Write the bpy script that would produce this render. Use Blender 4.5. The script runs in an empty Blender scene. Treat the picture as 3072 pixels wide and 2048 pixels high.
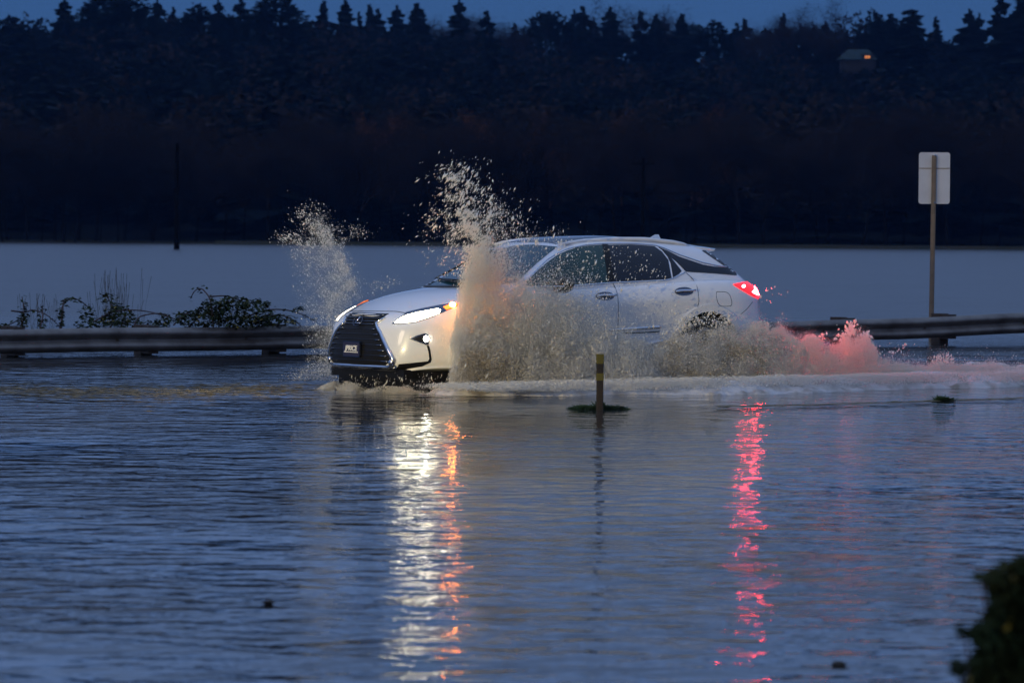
import bpy, bmesh, math, random
import numpy as np
from mathutils import Vector, Matrix
from mathutils.bvhtree import BVHTree
from mathutils.geometry import delaunay_2d_cdt

R = math.radians
rng = np.random.default_rng(11)
random.seed(11)
sc = bpy.context.scene
col = sc.collection

# ------------------------------------------------------------------ camera
F = 11520.0            # focal length in pixels of the 3072 px wide photograph (135 mm)
H = 1.60               # camera height above the flood water
HZ = 701.0             # horizon row at the image centre column
ROLL = 0.0070
cam_d = bpy.data.cameras.new('camera')
cam = bpy.data.objects.new('camera', cam_d)
col.objects.link(cam)
sc.camera = cam
cam_d.sensor_width = 36.0
cam_d.lens = 36.0 * F / 3072.0
cam_d.clip_start = 0.5
cam_d.clip_end = 6000
pitch = math.atan((1024 - HZ) / F)
CM = Matrix.Translation((0, 0, H)) @ Matrix.Rotation(R(90) - pitch, 4, 'X') @ Matrix.Rotation(ROLL, 4, 'Z')
cam.matrix_world = CM
cam_d.dof.use_dof = True
cam_d.dof.focus_distance = 38.6
cam_d.dof.aperture_fstop = 5.0
CMI = CM.inverted()

# ------------------------------------------------------------------ world, sun, exposure
world = bpy.data.worlds.new('World')
sc.world = world
world.use_nodes = True
wn = world.node_tree
wn.nodes.clear()
o_ = wn.nodes.new('ShaderNodeOutputWorld')
bg = wn.nodes.new('ShaderNodeBackground')
sky = wn.nodes.new('ShaderNodeTexSky')
sky.sky_type = 'NISHITA'
sky.sun_disc = False
sky.sun_elevation = R(2.0)
sky.sun_rotation = R(215)
tc = wn.nodes.new('ShaderNodeTexCoord')
sx = wn.nodes.new('ShaderNodeSeparateXYZ')
ramp = wn.nodes.new('ShaderNodeValToRGB')
mixn = wn.nodes.new('ShaderNodeMix')
mixn.data_type = 'RGBA'
wn.links.new(tc.outputs['Generated'], sx.inputs[0])
wn.links.new(sx.outputs['Z'], ramp.inputs[0])
els = ramp.color_ramp.elements
SKY = [(0.0, (0.34, .96, 2.4)), (0.066, (0.29, .94, 2.5)), (0.088, (1.6, 2.8, 5.9)), (0.14, (1.4, 2.3, 4.5)), (0.22, (1.08, 1.82, 3.65)), (0.45, (2.2, 3.3, 6.2)), (1.0, (3.8, 5.4, 9.2))]
els[0].position = 0; els[0].color = (*[c * .1 for c in SKY[0][1]], 1)
els[1].position = 1; els[1].color = (*[c * .1 for c in SKY[-1][1]], 1)
for p_, c_ in SKY[1:-1]:
    e_ = els.new(p_); e_.color = (*[c * .1 for c in c_], 1)
sc_v = wn.nodes.new('ShaderNodeVectorMath'); sc_v.operation = 'SCALE'; sc_v.inputs[3].default_value = 10.0
wn.links.new(ramp.outputs[0], sc_v.inputs[0])
mixn.inputs[0].default_value = 0.97
wn.links.new(sky.outputs[0], mixn.inputs[6])
wn.links.new(sc_v.outputs[0], mixn.inputs[7])
wn.links.new(mixn.outputs[2], bg.inputs[0])
bg.inputs[1].default_value = 0.10
wn.links.new(bg.outputs[0], o_.inputs[0])

sun_d = bpy.data.lights.new('sun', 'SUN')
sun_d.energy = 0.30
sun_d.angle = R(14)
sun_d.color = (1.0, 0.80, 0.58)
sun = bpy.data.objects.new('sun', sun_d)
col.objects.link(sun)
# dusk glow from behind and to the left of the camera
sd = Vector((0.62, 0.76, -0.30)).normalized()
sun.rotation_euler = sd.to_track_quat('-Z', 'Y').to_euler()

sc.view_settings.view_transform = 'Standard'
sc.view_settings.look = 'None'
sc.view_settings.exposure = 0
sc.view_settings.gamma = 1
sc.cycles.use_denoising = True
sc.cycles.max_bounces = 8
sc.cycles.sample_clamp_indirect = 40.0
sc.cycles.volume_bounces = 0
try:
    sc.cycles.denoising_input_passes = 'RGB_ALBEDO'
except Exception:
    pass

# ------------------------------------------------------------------ helpers
def ray(px, py):
    d = Vector(((px - 1536.0) / F, (1024.0 - py) / F, -1.0))
    return (CM.to_3x3() @ d).normalized()

def at(px, py, Y):
    """world point on the pixel's ray at depth Y"""
    d = ray(px, py)
    return Vector((0, 0, H)) + d * (Y / d.y)

def gp(px, py, z=0.0):
    d = ray(px, py)
    return Vector((0, 0, H)) + d * ((z - H) / d.z)

def proj(p):
    q = CMI @ Vector(p)
    return 1536 + F * q.x / -q.z, 1024 - F * q.y / -q.z

def mat(name, base, rough=0.6, metal=0.0, coat=0.0, emis=None, es=0.0, noise=None, bump=None, spec=0.5, ior=1.5, backscatter=0.0):
    m = bpy.data.materials.new(name)
    m.use_nodes = True
    nt = m.node_tree
    b = nt.nodes['Principled BSDF']
    b.inputs['Base Color'].default_value = (*base, 1)
    b.inputs['Roughness'].default_value = rough
    b.inputs['Metallic'].default_value = metal
    b.inputs['Coat Weight'].default_value = coat
    b.inputs['Coat Roughness'].default_value = 0.04
    b.inputs['Specular IOR Level'].default_value = spec
    b.inputs['IOR'].default_value = ior
    if emis:
        b.inputs['Emission Color'].default_value = (*emis, 1)
        b.inputs['Emission Strength'].default_value = es
    if noise:      # (scale, second colour, contrast lo, hi)
        t = nt.nodes.new('ShaderNodeTexCoord')
        n = nt.nodes.new('ShaderNodeTexNoise')
        n.inputs['Scale'].default_value = noise[0]
        n.inputs['Detail'].default_value = 5
        r = nt.nodes.new('ShaderNodeValToRGB')
        r.color_ramp.elements[0].position = noise[2]
        r.color_ramp.elements[1].position = noise[3]
        r.color_ramp.elements[0].color = (*base, 1)
        r.color_ramp.elements[1].color = (*noise[1], 1)
        nt.links.new(t.outputs['Object'], n.inputs['Vector'])
        nt.links.new(n.outputs['Fac'], r.inputs[0])
        nt.links.new(r.outputs[0], b.inputs['Base Color'])
    if bump:       # (scale, distance)
        t = nt.nodes.new('ShaderNodeTexCoord')
        n = nt.nodes.new('ShaderNodeTexNoise')
        n.inputs['Scale'].default_value = bump[0]
        n.inputs['Detail'].default_value = 6
        bp = nt.nodes.new('ShaderNodeBump')
        bp.inputs['Distance'].default_value = bump[1]
        nt.links.new(t.outputs['Object'], n.inputs['Vector'])
        nt.links.new(n.outputs['Fac'], bp.inputs['Height'])
        nt.links.new(bp.outputs[0], b.inputs['Normal'])
    return m

def link(name, me, parent=None, m=None, smooth=False):
    o = bpy.data.objects.new(name, me)
    col.objects.link(o)
    if parent is not None:
        o.parent = parent
    if m is not None:
        for x in (m if isinstance(m, (list, tuple)) else [m]):
            me.materials.append(x)
    if smooth:
        me.polygons.foreach_set('use_smooth', [True] * len(me.polygons))
    return o

def mesh(name, V, Fc, parent=None, m=None, smooth=False, idx=None):
    me = bpy.data.meshes.new(name)
    me.from_pydata([tuple(v) for v in V], [], [tuple(f) for f in Fc])
    me.update()
    o = link(name, me, parent, m, smooth)
    if idx is not None:
        me.polygons.foreach_set('material_index', idx)
    return o

def npmesh(name, V, Fc, parent=None, m=None, smooth=False, midx=None):
    """V (n,3) float array, Fc (m,k) int array with constant k"""
    V = np.ascontiguousarray(V, dtype=np.float32)
    Fc = np.ascontiguousarray(Fc, dtype=np.int32)
    k = Fc.shape[1]
    me = bpy.data.meshes.new(name)
    me.vertices.add(len(V)); me.vertices.foreach_set('co', V.ravel())
    me.loops.add(Fc.size); me.loops.foreach_set('vertex_index', Fc.ravel())
    me.polygons.add(len(Fc)); me.polygons.foreach_set('loop_start', np.arange(0, Fc.size, k, dtype=np.int32))
    if m is not None:
        for x in (m if isinstance(m, (list, tuple)) else [m]):
            me.materials.append(x)
    if midx is not None:
        me.polygons.foreach_set('material_index', np.ascontiguousarray(midx, dtype=np.int32))
    me.update(calc_edges=True)
    me.polygons.foreach_set('use_smooth', [bool(smooth)] * len(Fc))
    o = bpy.data.objects.new(name, me)
    col.objects.link(o)
    if parent is not None:
        o.parent = parent
    return o

class MB:
    def __init__(s): s.V = []; s.F = []; s.n = 0
    def add(s, V, Fc):
        s.V += [tuple(v) for v in V]; s.F += [tuple(i + s.n for i in f) for f in Fc]; s.n = len(s.V)
    def box(s, c, d, M=None, taper=1.0):
        x, y, z = [q / 2 for q in d]
        V = [Vector((a * x * (taper if e > 0 else 1), b * y * (taper if e > 0 else 1), e * z)) for e in (-1, 1) for a, b in ((-1, -1), (1, -1), (1, 1), (-1, 1))]
        if M is not None: V = [M @ v for v in V]
        V = [v + Vector(c) for v in V]
        s.add(V, [(3, 2, 1, 0), (4, 5, 6, 7), (0, 1, 5, 4), (1, 2, 6, 5), (2, 3, 7, 6), (3, 0, 4, 7)])
    def tube(s, pts, r, seg=8, flat=1.0, cap=True):
        pts = [Vector(p) for p in pts]
        n = len(pts)
        rr = r if isinstance(r, (list, tuple)) else [r] * n
        base = s.n; V = []
        up = None
        for i, p in enumerate(pts):
            t = (pts[min(i + 1, n - 1)] - pts[max(i - 1, 0)]).normalized()
            if up is None:
                up = t.orthogonal().normalized() if abs(t.z) > .9 else (Vector((0, 0, 1)) - t * t.z).normalized()
            up = (up - t * up.dot(t)).normalized()
            sd_ = t.cross(up)
            for k in range(seg):
                a = 2 * math.pi * k / seg
                V.append(p + (sd_ * math.cos(a) + up * math.sin(a) * flat) * rr[i])
        Fc = []
        for i in range(n - 1):
            for k in range(seg):
                a = i * seg + k; b = i * seg + (k + 1) % seg
                Fc.append((a, b, b + seg, a + seg))
        if cap:
            Fc.append(tuple(range(seg - 1, -1, -1))); Fc.append(tuple((n - 1) * seg + k for k in range(seg)))
        s.add(V, Fc)
    def build(s, name, m=None, parent=None, smooth=False):
        return mesh(name, s.V, s.F, parent, m, smooth)

def empty(name, loc=(0, 0, 0), rz=0.0):
    o = bpy.data.objects.new(name, None)
    o.empty_display_size = .2
    col.objects.link(o)
    o.location = loc; o.rotation_euler = (0, 0, rz)
    return o

def tag(o, label=None, cat=None, group=None, kind=None):
    if label: o['label'] = label
    if cat: o['category'] = cat
    if group: o['group'] = group
    if kind: o['kind'] = kind
    return o

# vectorised value noise
_T = np.random.default_rng(5).random(4096)
def vnoise(P):
    P = np.asarray(P, float)
    i = np.floor(P).astype(np.int64); f = P - i; f = f * f * (3 - 2 * f)
    def h(a, b, c): return _T[(a * 73856093 ^ b * 19349663 ^ c * 83492791) & 4095]
    x, y, z = i[:, 0], i[:, 1], i[:, 2]
    def L(a, b, t): return a + (b - a) * t
    return L(L(L(h(x, y, z), h(x + 1, y, z), f[:, 0]), L(h(x, y + 1, z), h(x + 1, y + 1, z), f[:, 0]), f[:, 1]),
             L(L(h(x, y, z + 1), h(x + 1, y, z + 1), f[:, 0]), L(h(x, y + 1, z + 1), h(x + 1, y + 1, z + 1), f[:, 0]), f[:, 1]), f[:, 2])
def fbm(P, o=4):
    P = np.asarray(P, float); a = 0; s = 0; w = 1
    for k in range(o):
        a = a + w * vnoise(P * 2 ** k + 17.3 * k); s += w; w *= .5
    return a / s

# ------------------------------------------------------------------ materials
M = {}
M['paint'] = mat('pearl_white_paint', (.70, .70, .71), .28, 0, 1.0, noise=(2.2, (.66, .66, .66), .35, .75))
M['black'] = mat('black_plastic', (.008, .008, .009), .4, spec=.2)
M['well'] = mat('wheel_well_liner', (.008, .008, .009), .9)
M['glass_dark'] = mat('privacy_glass', (.006, .009, .018), .05, 0, 0, spec=.35)
M['glass_front'] = mat('clear_glass', (.018, .050, .052), .05, 0, 0, spec=.35)
M['screen'] = mat('windscreen_glass', (.014, .055, .08), .06, 0, 0, spec=.30)
M['chrome'] = mat('satin_chrome', (.62, .63, .66), .16, 1.0)
M['dchrome'] = mat('dark_chrome', (.13, .14, .17), .25, 1.0)
M['seam'] = mat('panel_gap', (.03, .03, .035), .8)
M['tyre'] = mat('tyre_rubber', (.015, .015, .015), .8, bump=(40, .004))
M['rim'] = mat('alloy_wheel', (.35, .35, .37), .3, .9)
M['white_led'] = mat('headlamp_light', (1, 1, 1), .3, emis=(1, .90, .60), es=24.0)
M['fog_led'] = mat('fog_lamp_light', (1, 1, 1), .3, emis=(1, .96, .85), es=45.0)
M['amber'] = mat('amber_marker_light', (.9, .25, .03), .3, emis=(1, .25, .03), es=150.0)
M['amber_lens'] = mat('amber_lens', (.7, .12, .02), .15, emis=(1, .15, .01), es=4.0)
M['red_lens'] = mat('red_lens', (.35, .004, .006), .08, 0, .6, emis=(1, .003, .004), es=3.5)
M['red_led'] = mat('red_tail_light', (1, .1, .08), .3, emis=(1, .035, .045), es=110.0)
M['steel'] = mat('weathered_rail_steel', (.17, .155, .14), .45, .35, noise=(3.5, (.085, .07, .06), .35, .7), bump=(18, .004))
M['wood'] = mat('dark_post_wood', (.05, .036, .028), .85, bump=(12, .01))
M['sign'] = mat('sign_back_aluminium', (.60, .62, .62), .5, .15, noise=(2.5, (.50, .52, .53), .4, .7))
M['signpost'] = mat('sign_post_wood', (.20, .15, .10), .8, noise=(6, (.13, .10, .07), .4, .7))
M['mark_y'] = mat('marker_yellow', (.26, .17, .012), .5)
M['mark_d'] = mat('marker_brown', (.085, .045, .010), .6, noise=(9, (.05, .03, .008), .4, .7))
M['leaf'] = mat('bramble_leaf', (.018, .030, .010), .8, noise=(5, (.055, .045, .012), .5, .8), spec=.1)
M['leaf_y'] = mat('yellow_leaf', (.28, .20, .02), .6)
M['cane'] = mat('bramble_cane', (.055, .022, .018), .6)
M['reed'] = mat('dry_grass', (.07, .065, .055), .8)
M['weed'] = mat('green_weed', (.045, .085, .014), .7, noise=(7, (.02, .03, .008), .4, .7))
M['bark'] = mat('tree_bark', (.008, .007, .007), .9, spec=.03)
M['needle'] = mat('conifer_needles', (.007, .012, .013), .9, spec=.03)
M['twig'] = mat('bare_twigs', (.024, .018, .017), .9, spec=.03)
M['rust'] = mat('rusty_autumn_leaves', (.14, .056, .030), .9, spec=.03)
M['wood_mass'] = mat('woodland', (.006, .010, .013), .9, spec=.03)
M['wood_brown'] = mat('bare_woodland', (.024, .019, .018), .9, spec=.03)
M['roof'] = mat('pale_roof', (.022, .038, .042), .7, spec=.1)
M['wall'] = mat('house_wall', (.012, .012, .014), .8)
M['window'] = mat('lit_window', (1, .4, .1), .5, emis=(1, .30, .07), es=.6)
M['pole'] = mat('utility_pole_wood', (.004, .004, .004), .9, spec=.03)
M['grass'] = mat('bank_grass', (.035, .030, .020), .95, noise=(.15, (.02, .022, .014), .4, .7), spec=.03)
M['earth'] = mat('hill_earth', (.006, .007, .007), .95, spec=.03)
M['road'] = mat('submerged_ground', (.05, .045, .04), .9)
M['twigdeb'] = mat('wet_debris', (.03, .022, .015), .7)

def water_mat():
    m = bpy.data.materials.new('flood_water'); m.use_nodes = True
    nt = m.node_tree; b = nt.nodes['Principled BSDF']
    b.inputs['Base Color'].default_value = (.028, .027, .026, 1)
    b.inputs['Roughness'].default_value = .02
    b.inputs['IOR'].default_value = 1.34
    t = nt.nodes.new('ShaderNodeTexCoord')
    def noise(sx_, sy_, det, rough=.5, dist=0.0, rot=0.0):
        mp = nt.nodes.new('ShaderNodeMapping'); mp.inputs['Scale'].default_value = (sx_, sy_, 1)
        mp.inputs['Rotation'].default_value = (0, 0, rot)
        n = nt.nodes.new('ShaderNodeTexNoise'); n.inputs['Scale'].default_value = 1
        n.inputs['Detail'].default_value = det; n.inputs['Roughness'].default_value = rough
        n.inputs['Distortion'].default_value = dist
        nt.links.new(t.outputs['Object'], mp.inputs[0]); nt.links.new(mp.outputs[0], n.inputs['Vector'])
        return n.outputs['Fac']
    def math_(op, a, b_):
        n = nt.nodes.new('ShaderNodeMath'); n.operation = op
        for i, v in enumerate((a, b_)):
            if isinstance(v, (int, float)): n.inputs[i].default_value = v
            else: nt.links.new(v, n.inputs[i])
        return n.outputs[0]
    calm = noise(.22, .16, 3)                       # patches of rougher and calmer water
    mr = nt.nodes.new('ShaderNodeMapRange'); mr.inputs[1].default_value = .36; mr.inputs[2].default_value = .64
    mr.inputs[3].default_value = .25; mr.inputs[4].default_value = 1.35
    nt.links.new(calm, mr.inputs[0])
    # the sheltered water ahead of the rail on the left carries longer wind ripples
    h1 = math_('MULTIPLY', noise(1.9, 2.5, 1.5, .5, .8, .30), .040)
    h2 = math_('MULTIPLY', noise(4.0, 6.0, 2, .5, .6, -.28), .012)
    h3 = math_('MULTIPLY', noise(13, 18, 2, .5, .3, .2), .0026)
    hh = math_('ADD', math_('ADD', h1, h2), h3)
    hh = math_('MULTIPLY', hh, mr.outputs[0])
    # the open flooded field beyond the rail is ruffled by the wind
    sp_ = nt.nodes.new('ShaderNodeSeparateXYZ'); nt.links.new(t.outputs['Object'], sp_.inputs[0])
    far = nt.nodes.new('ShaderNodeMapRange'); far.inputs[1].default_value = 42; far.inputs[2].default_value = 75
    far.inputs[3].default_value = 0; far.inputs[4].default_value = 1
    nt.links.new(sp_.outputs['Y'], far.inputs[0])
    ruf = math_('MULTIPLY', math_('MULTIPLY', noise(2.6, 3.2, 2, .5), .050), far.outputs[0])
    hh = math_('ADD', hh, ruf)
    rg_ = nt.nodes.new('ShaderNodeMapRange'); rg_.inputs[1].default_value = 42; rg_.inputs[2].default_value = 75
    rg_.inputs[3].default_value = .02; rg_.inputs[4].default_value = .28
    nt.links.new(sp_.outputs['Y'], rg_.inputs[0]); nt.links.new(rg_.outputs[0], b.inputs['Roughness'])
    bp = nt.nodes.new('ShaderNodeBump'); bp.inputs['Distance'].default_value = WATER_BUMP
    nt.links.new(hh, bp.inputs['Height'])
    nt.links.new(bp.outputs[0], b.inputs['Normal'])
    return m
WATER_BUMP = 1.0
M['water'] = water_mat()

def spray_mat(name, c, rough=.35, tr=.25):
    m = mat(name, c, rough, 0, 0)
    b = m.node_tree.nodes['Principled BSDF']
    b.inputs['Subsurface Weight'].default_value = 0
    nt = m.node_tree
    if tr > 0:
        t = nt.nodes.new('ShaderNodeBsdfTranslucent'); t.inputs[0].default_value = (*c, 1)
        mx = nt.nodes.new('ShaderNodeMixShader'); mx.inputs[0].default_value = tr
        nt.links.new(b.outputs[0], mx.inputs[1]); nt.links.new(t.outputs[0], mx.inputs[2])
        nt.links.new(mx.outputs[0], nt.nodes['Material Output'].inputs[0])
    return m
M['spray'] = spray_mat('muddy_spray', (.93, .88, .79), .5, .6)
M['spray_w'] = spray_mat('clean_spray', (.94, .93, .88), .4, .6)
M['spray_b'] = spray_mat('brown_spray', (.64, .54, .38), .4, .3)
M['foam'] = mat('muddy_foam', (.58, .55, .52), .55, noise=(5, (.28, .235, .18), .45, .72), bump=(30, .02))

# ------------------------------------------------------------------ setting: water, ground, bank, hill
water = mesh('water', [(-1200, -60, 0), (1200, -60, 0), (1200, 560, 0), (-1200, 560, 0)], [(0, 1, 2, 3)], None, M['water'])
tag(water, 'blue grey flood water with small ripples', None, None, 'structure')
ground = mesh('ground', [(-2500, -200, -.75), (2500, -200, -.75), (2500, 2600, -.75), (-2500, 2600, -.75)], [(0, 1, 2, 3)], None, M['road'])
tag(ground, None, None, None, 'structure')
SHORE = 500.0

def ridge_z(x):     # height of the hill's crest ground by world x at ~950 m
    return np.interp(x, [-400, -130, -60, 0, 60, 110, 160, 400], [33, 33, 31, 27, 24, 24, 30, 34])
def terrain(x, y):
    x = np.asarray(x, float); y = np.asarray(y, float)
    t = np.clip((y - 545) / 400, 0, 1)
    z = ridge_z(x * 950 / np.maximum(y, 300)) * (t * t * (3 - 2 * t))
    P = np.stack([x / 60, y / 60, 0 * x], -1).reshape(-1, 3)
    z = z + (fbm(P, 3).reshape(x.shape) - .5) * 6 * t
    z = z + 15 * np.exp(-((x - 81) / 26) ** 2 - ((y - 900) / 60) ** 2)      # knoll the house stands on
    return z + .22 * np.clip((y - SHORE) / 8, 0, 1) - .12 * np.clip(1 - (y - SHORE + 2) / 6, 0, 1)
gx = np.linspace(-520, 520, 105); gy = np.concatenate([np.linspace(496, 560, 17), np.linspace(575, 1300, 50)])
GX, GY = np.meshgrid(gx, gy)
GZ = terrain(GX, GY)
V = np.stack([GX.ravel(), GY.ravel(), GZ.ravel()], 1)
nx_, ny_ = len(gx), len(gy)
Q = np.array([[j * nx_ + i, j * nx_ + i + 1, (j + 1) * nx_ + i + 1, (j + 1) * nx_ + i] for j in range(ny_ - 1) for i in range(nx_ - 1)])
hill = npmesh('hill', V, Q, None, [M['earth'], M['grass']], True, (GY[:-1, :-1].ravel() < 530).astype(int))
tag(hill, None, None, None, 'structure')

# low grassy dike with a strip of water behind it, running along the far shore on the right
def strip(name, px0, px1, y_near, y_far, z, m, h=0.0, n=40):
    V = []; Fc = []
    for i in range(n + 1):
        px = px0 + (px1 - px0) * i / n
        x = (px - 1536) / F * y_near
        j1, j2 = rng.normal(0, .5), rng.normal(0, .5)
        V += [(x, y_near + j1 * 2, -.05), (x, y_near + 2.5 + j1, z + abs(rng.normal(0, .04))), (x, y_far, z + abs(rng.normal(0, .04))), (x, y_far + 3 + j2, -.05)]
        if i:
            a = (i - 1) * 4; b = i * 4
            for k in range(3): Fc.append((a + k, b + k, b + k + 1, a + k + 1))
    return mesh(name, V, Fc, None, m)
dike = strip('bank', 640, 3300, 478, 484, .42, M['grass'])
tag(dike, None, None, None, 'structure')

# ------------------------------------------------------------------ trees
def leafquads(C, s, r, seed=0, flat=1.0):
    """C (n,3) centres -> random oriented small quads"""
    g = np.random.default_rng(seed)
    n = len(C)
    a = g.normal(size=(n, 3)); a /= np.linalg.norm(a, axis=1)[:, None]
    b = g.normal(size=(n, 3)); b -= a * (a * b).sum(1)[:, None]; b /= np.linalg.norm(b, axis=1)[:, None]
    sz = (s * g.uniform(1 - r, 1 + r, n))[:, None]
    V = np.concatenate([C - a * sz - b * sz * flat, C + a * sz - b * sz * flat, C + a * sz + b * sz * flat, C - a * sz + b * sz * flat], 1).reshape(-1, 3)
    return V, np.arange(4 * n).reshape(-1, 4)

def conifer_crown(seed, narrow=1.0, n=26, droop=.35, ragged=.35, round_=0.0):
    narrow *= 1.25; n = int(n * 1.3)
    """unit height crown: tiers of drooping boughs, each a thin kite of several quads"""
    g = np.random.default_rng(seed)
    V = []; Fc = []
    for i in range(n):
        t = (i + .5) / n                           # 0 bottom, 1 tip
        z = .10 + .90 * t ** .92
        prof = (1 - t) ** (.62 - .25 * round_) * (1 - .25 * (1 - t) ** 6)
        L0 = .155 * narrow * (prof * .95 + .035)
        k = max(4, int(11 * (1 - t) + 4))
        L_t = L0 * g.uniform(1 - ragged, 1 + ragged * .6)
        for j in range(k):
            a = g.uniform(0, 2 * math.pi)
            L = L_t * g.uniform(.65, 1.15)
            d = np.array([math.cos(a), math.sin(a), 0]); s = np.array([-d[1], d[0], 0])
            w = L * .34 + .006
            b = len(V)
            z0 = z + g.uniform(-.022, .022)
            dz = -droop * L
            V += [np.array([0, 0, z0]), d * L * .55 + s * w + [0, 0, z0 + dz * .4 - .012], d * L + [0, 0, z0 + dz], d * L * .55 - s * w + [0, 0, z0 + dz * .4 - .012],
                  np.array([0, 0, z0 - .03]), d * L * .7 + [0, 0, z0 + dz * .5 - .04]]
            Fc += [(b, b + 1, b + 2, b + 3), (b, b + 2, b + 5, b + 4)]
    V.append(np.array([0, 0, 1.0])); V.append(np.array([.006, 0, .94])); V.append(np.array([-.006, 0, .94])); V.append(np.array([0, .006, .93]))
    b = len(V) - 4
    Fc.append((b, b + 1, b + 3, b + 2))
    return np.array(V), np.array(Fc)

def limb_tree(seed, spread=.28, levels=4, up=.55, r0=.016, nb=3, base=.28):
    """unit height bare tree: trunk + branches as 3-sided tapering tubes; returns V,F, tips"""
    g = np.random.default_rng(seed)
    V = []; Fc = []; tips = []
    def seg(p, q, ra, rb, s=3):
        t = q - p; t = t / (np.linalg.norm(t) + 1e-9)
        u = np.cross(t, [0.3, .9, .2]); u /= np.linalg.norm(u); w = np.cross(t, u)
        b = len(V)
        for c, r in ((p, ra), (q, rb)):
            for k in range(s):
                an = 2 * math.pi * k / s
                V.append(c + (u * math.cos(an) + w * math.sin(an)) * r)
        for k in range(s):
            Fc.append((b + k, b + (k + 1) % s, b + s + (k + 1) % s, b + s + k))
    def grow(p, d, L, r, lev):
        n = 3 if lev == 0 else 2
        for i in range(n):
            d = d + g.normal(0, .10 + .04 * lev, 3); d[2] += .06; d /= np.linalg.norm(d)
            q = p + d * L / n
            seg(p, q, r * (1 - .25 * i), r * (1 - .25 * (i + 1)), 6 if lev == 0 else 3)
            p = q
            if lev < levels and (i > 0 or lev > 0):
                for k in range(nb if i == n - 1 else nb - 1):
                    e = d * up + g.normal(0, 1, 3) * .62; e[2] = abs(e[2]) * .8 + .05; e /= np.linalg.norm(e)
                    grow(p, e, L * g.uniform(.48, .75), r * .48, lev + 1)
        if lev >= levels - 1: tips.append(p)
    grow(np.zeros(3), np.array([0, 0, 1.]), .46, r0, 0)
    V = np.array(V); T = np.array(tips)
    zs = 1.0 / max(V[:, 2].max(), .1)
    return V * zs, np.array(Fc), T * zs

def put(V, loc, h, w=None, rz=0.0):
    w = h if w is None else w
    c, s = math.cos(rz), math.sin(rz)
    X = V[:, 0] * c - V[:, 1] * s; Y = V[:, 0] * s + V[:, 1] * c
    return np.stack([X * w + loc[0], Y * w + loc[1], V[:, 2] * h + loc[2]], 1)

trunkV, trunkF = [], []
mb = MB(); mb.tube([(0, 0, -.03), (0, 0, .3), (0, 0, .85)], [.013, .010, .003], 6)
TRUNK = (np.array(mb.V), mb.F)
conf_me = []
for s in range(5):
    v, f = conifer_crown(100 + s, narrow=[1.0, .85, 1.15, .95, 1.25][s], ragged=[.35, .25, .45, .5, .3][s], round_=[0, .2, 0, .1, .9][s], n=[26, 24, 28, 22, 26][s])
    me = bpy.data.meshes.new('crown'); me.from_pydata(v.tolist(), [], f.tolist()); me.materials.append(M['needle']); conf_me.append(me)
def round_crown(seed):
    g = np.random.default_rng(seed); n = 2600
    q = g.normal(size=(n, 3)); q /= np.linalg.norm(q, axis=1)[:, None]; q *= g.uniform(.35, 1.0, (n, 1)) ** .5
    q = q * (.75 + .6 * fbm(q * 2.3 + seed, 3)[:, None])
    q = q * [.155, .155, .40] * np.array([1, 1, 1.0]) + [0, 0, .62]
    q[:, :2] *= (1.25 - .75 * np.clip((q[:, 2] - .35) / .65, 0, 1) ** 1.6)[:, None]
    q[:, 2] *= 1.0 / q[:, 2].max()
    return leafquads(q, .0085, .5, seed, .7)
for s in range(4):
    v, f = round_crown(700 + s)
    me = bpy.data.meshes.new('crown'); me.from_pydata(v.tolist(), [], f.tolist()); me.materials.append(M['needle']); conf_me.append(me)
tr_me = bpy.data.meshes.new('trunk'); tr_me.from_pydata(TRUNK[0].tolist(), [], TRUNK[1]); tr_me.materials.append(M['bark'])
bare_me = []
for s in range(3):
    v, f, tp = limb_tree(300 + s, nb=3, levels=4)
    zcut = v[f].mean(1)[:, 2]
    n0 = 18
    me1 = bpy.data.meshes.new('trunk'); me1.from_pydata(v.tolist(), [], f[:n0].tolist()); me1.materials.append(M['bark'])
    C = np.repeat(tp, 26, 0) + np.random.default_rng(s).normal(0, .026, (len(tp) * 26, 3))
    lv, lf = leafquads(C, .0042, .5, s, .35)
    V2 = np.concatenate([v, lv]); F2 = np.concatenate([f[n0:], lf + len(v)])
    me2 = bpy.data.meshes.new('crown'); me2.from_pydata(V2.tolist(), [], F2.tolist()); me2.materials.append(M['twig'])
    bare_me.append((me1, me2, (V2, F2), (v, f[:n0])))

ordn = ['first', 'second', 'third', 'fourth', 'fifth', 'sixth', 'seventh', 'eighth', 'ninth', 'tenth', 'eleventh', 'twelfth', 'thirteenth',
        'fourteenth', 'fifteenth', 'sixteenth', 'seventeenth', 'eighteenth', 'nineteenth', 'twentieth']
def ordinal(i):
    if i < 20: return ordn[i]
    t, u = divmod(i + 1, 10)
    tens = {2: 'twent', 3: 'thirt', 4: 'fort', 5: 'fift', 6: 'sixt', 7: 'sevent'}[t]
    return tens + 'ieth' if u == 0 else tens + 'y-' + ordn[u - 1]

def place_tree(kind, px, tip_y, D, hh=None, wf=1.0, name=None, label=None, cat='tree', group=None, var=0, crown_mat=None, rz=None):
    k = F / D
    p = at(px, tip_y, D)
    gz = float(terrain(np.array([p.x]), np.array([D]))[0])
    h = p.z - gz if hh is None else hh
    r = empty(name, (p.x, D, gz), random.uniform(0, 6.28) if rz is None else rz)
    tag(r, label, cat, group)
    if kind == 'conifer':
        a = bpy.data.objects.new('trunk', tr_me); b = bpy.data.objects.new('crown', conf_me[var])
    else:
        a = bpy.data.objects.new('trunk', bare_me[var % 3][0]); b = bpy.data.objects.new('crown', bare_me[var % 3][1])
        if crown_mat:
            me = bare_me[var % 3][1].copy(); me.materials.clear(); me.materials.append(crown_mat); b = bpy.data.objects.new('crown', me)
    for q in (a, b):
        col.objects.link(q); q.parent = r; q.scale = (h * wf, h * wf, h)
    return r

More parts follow.
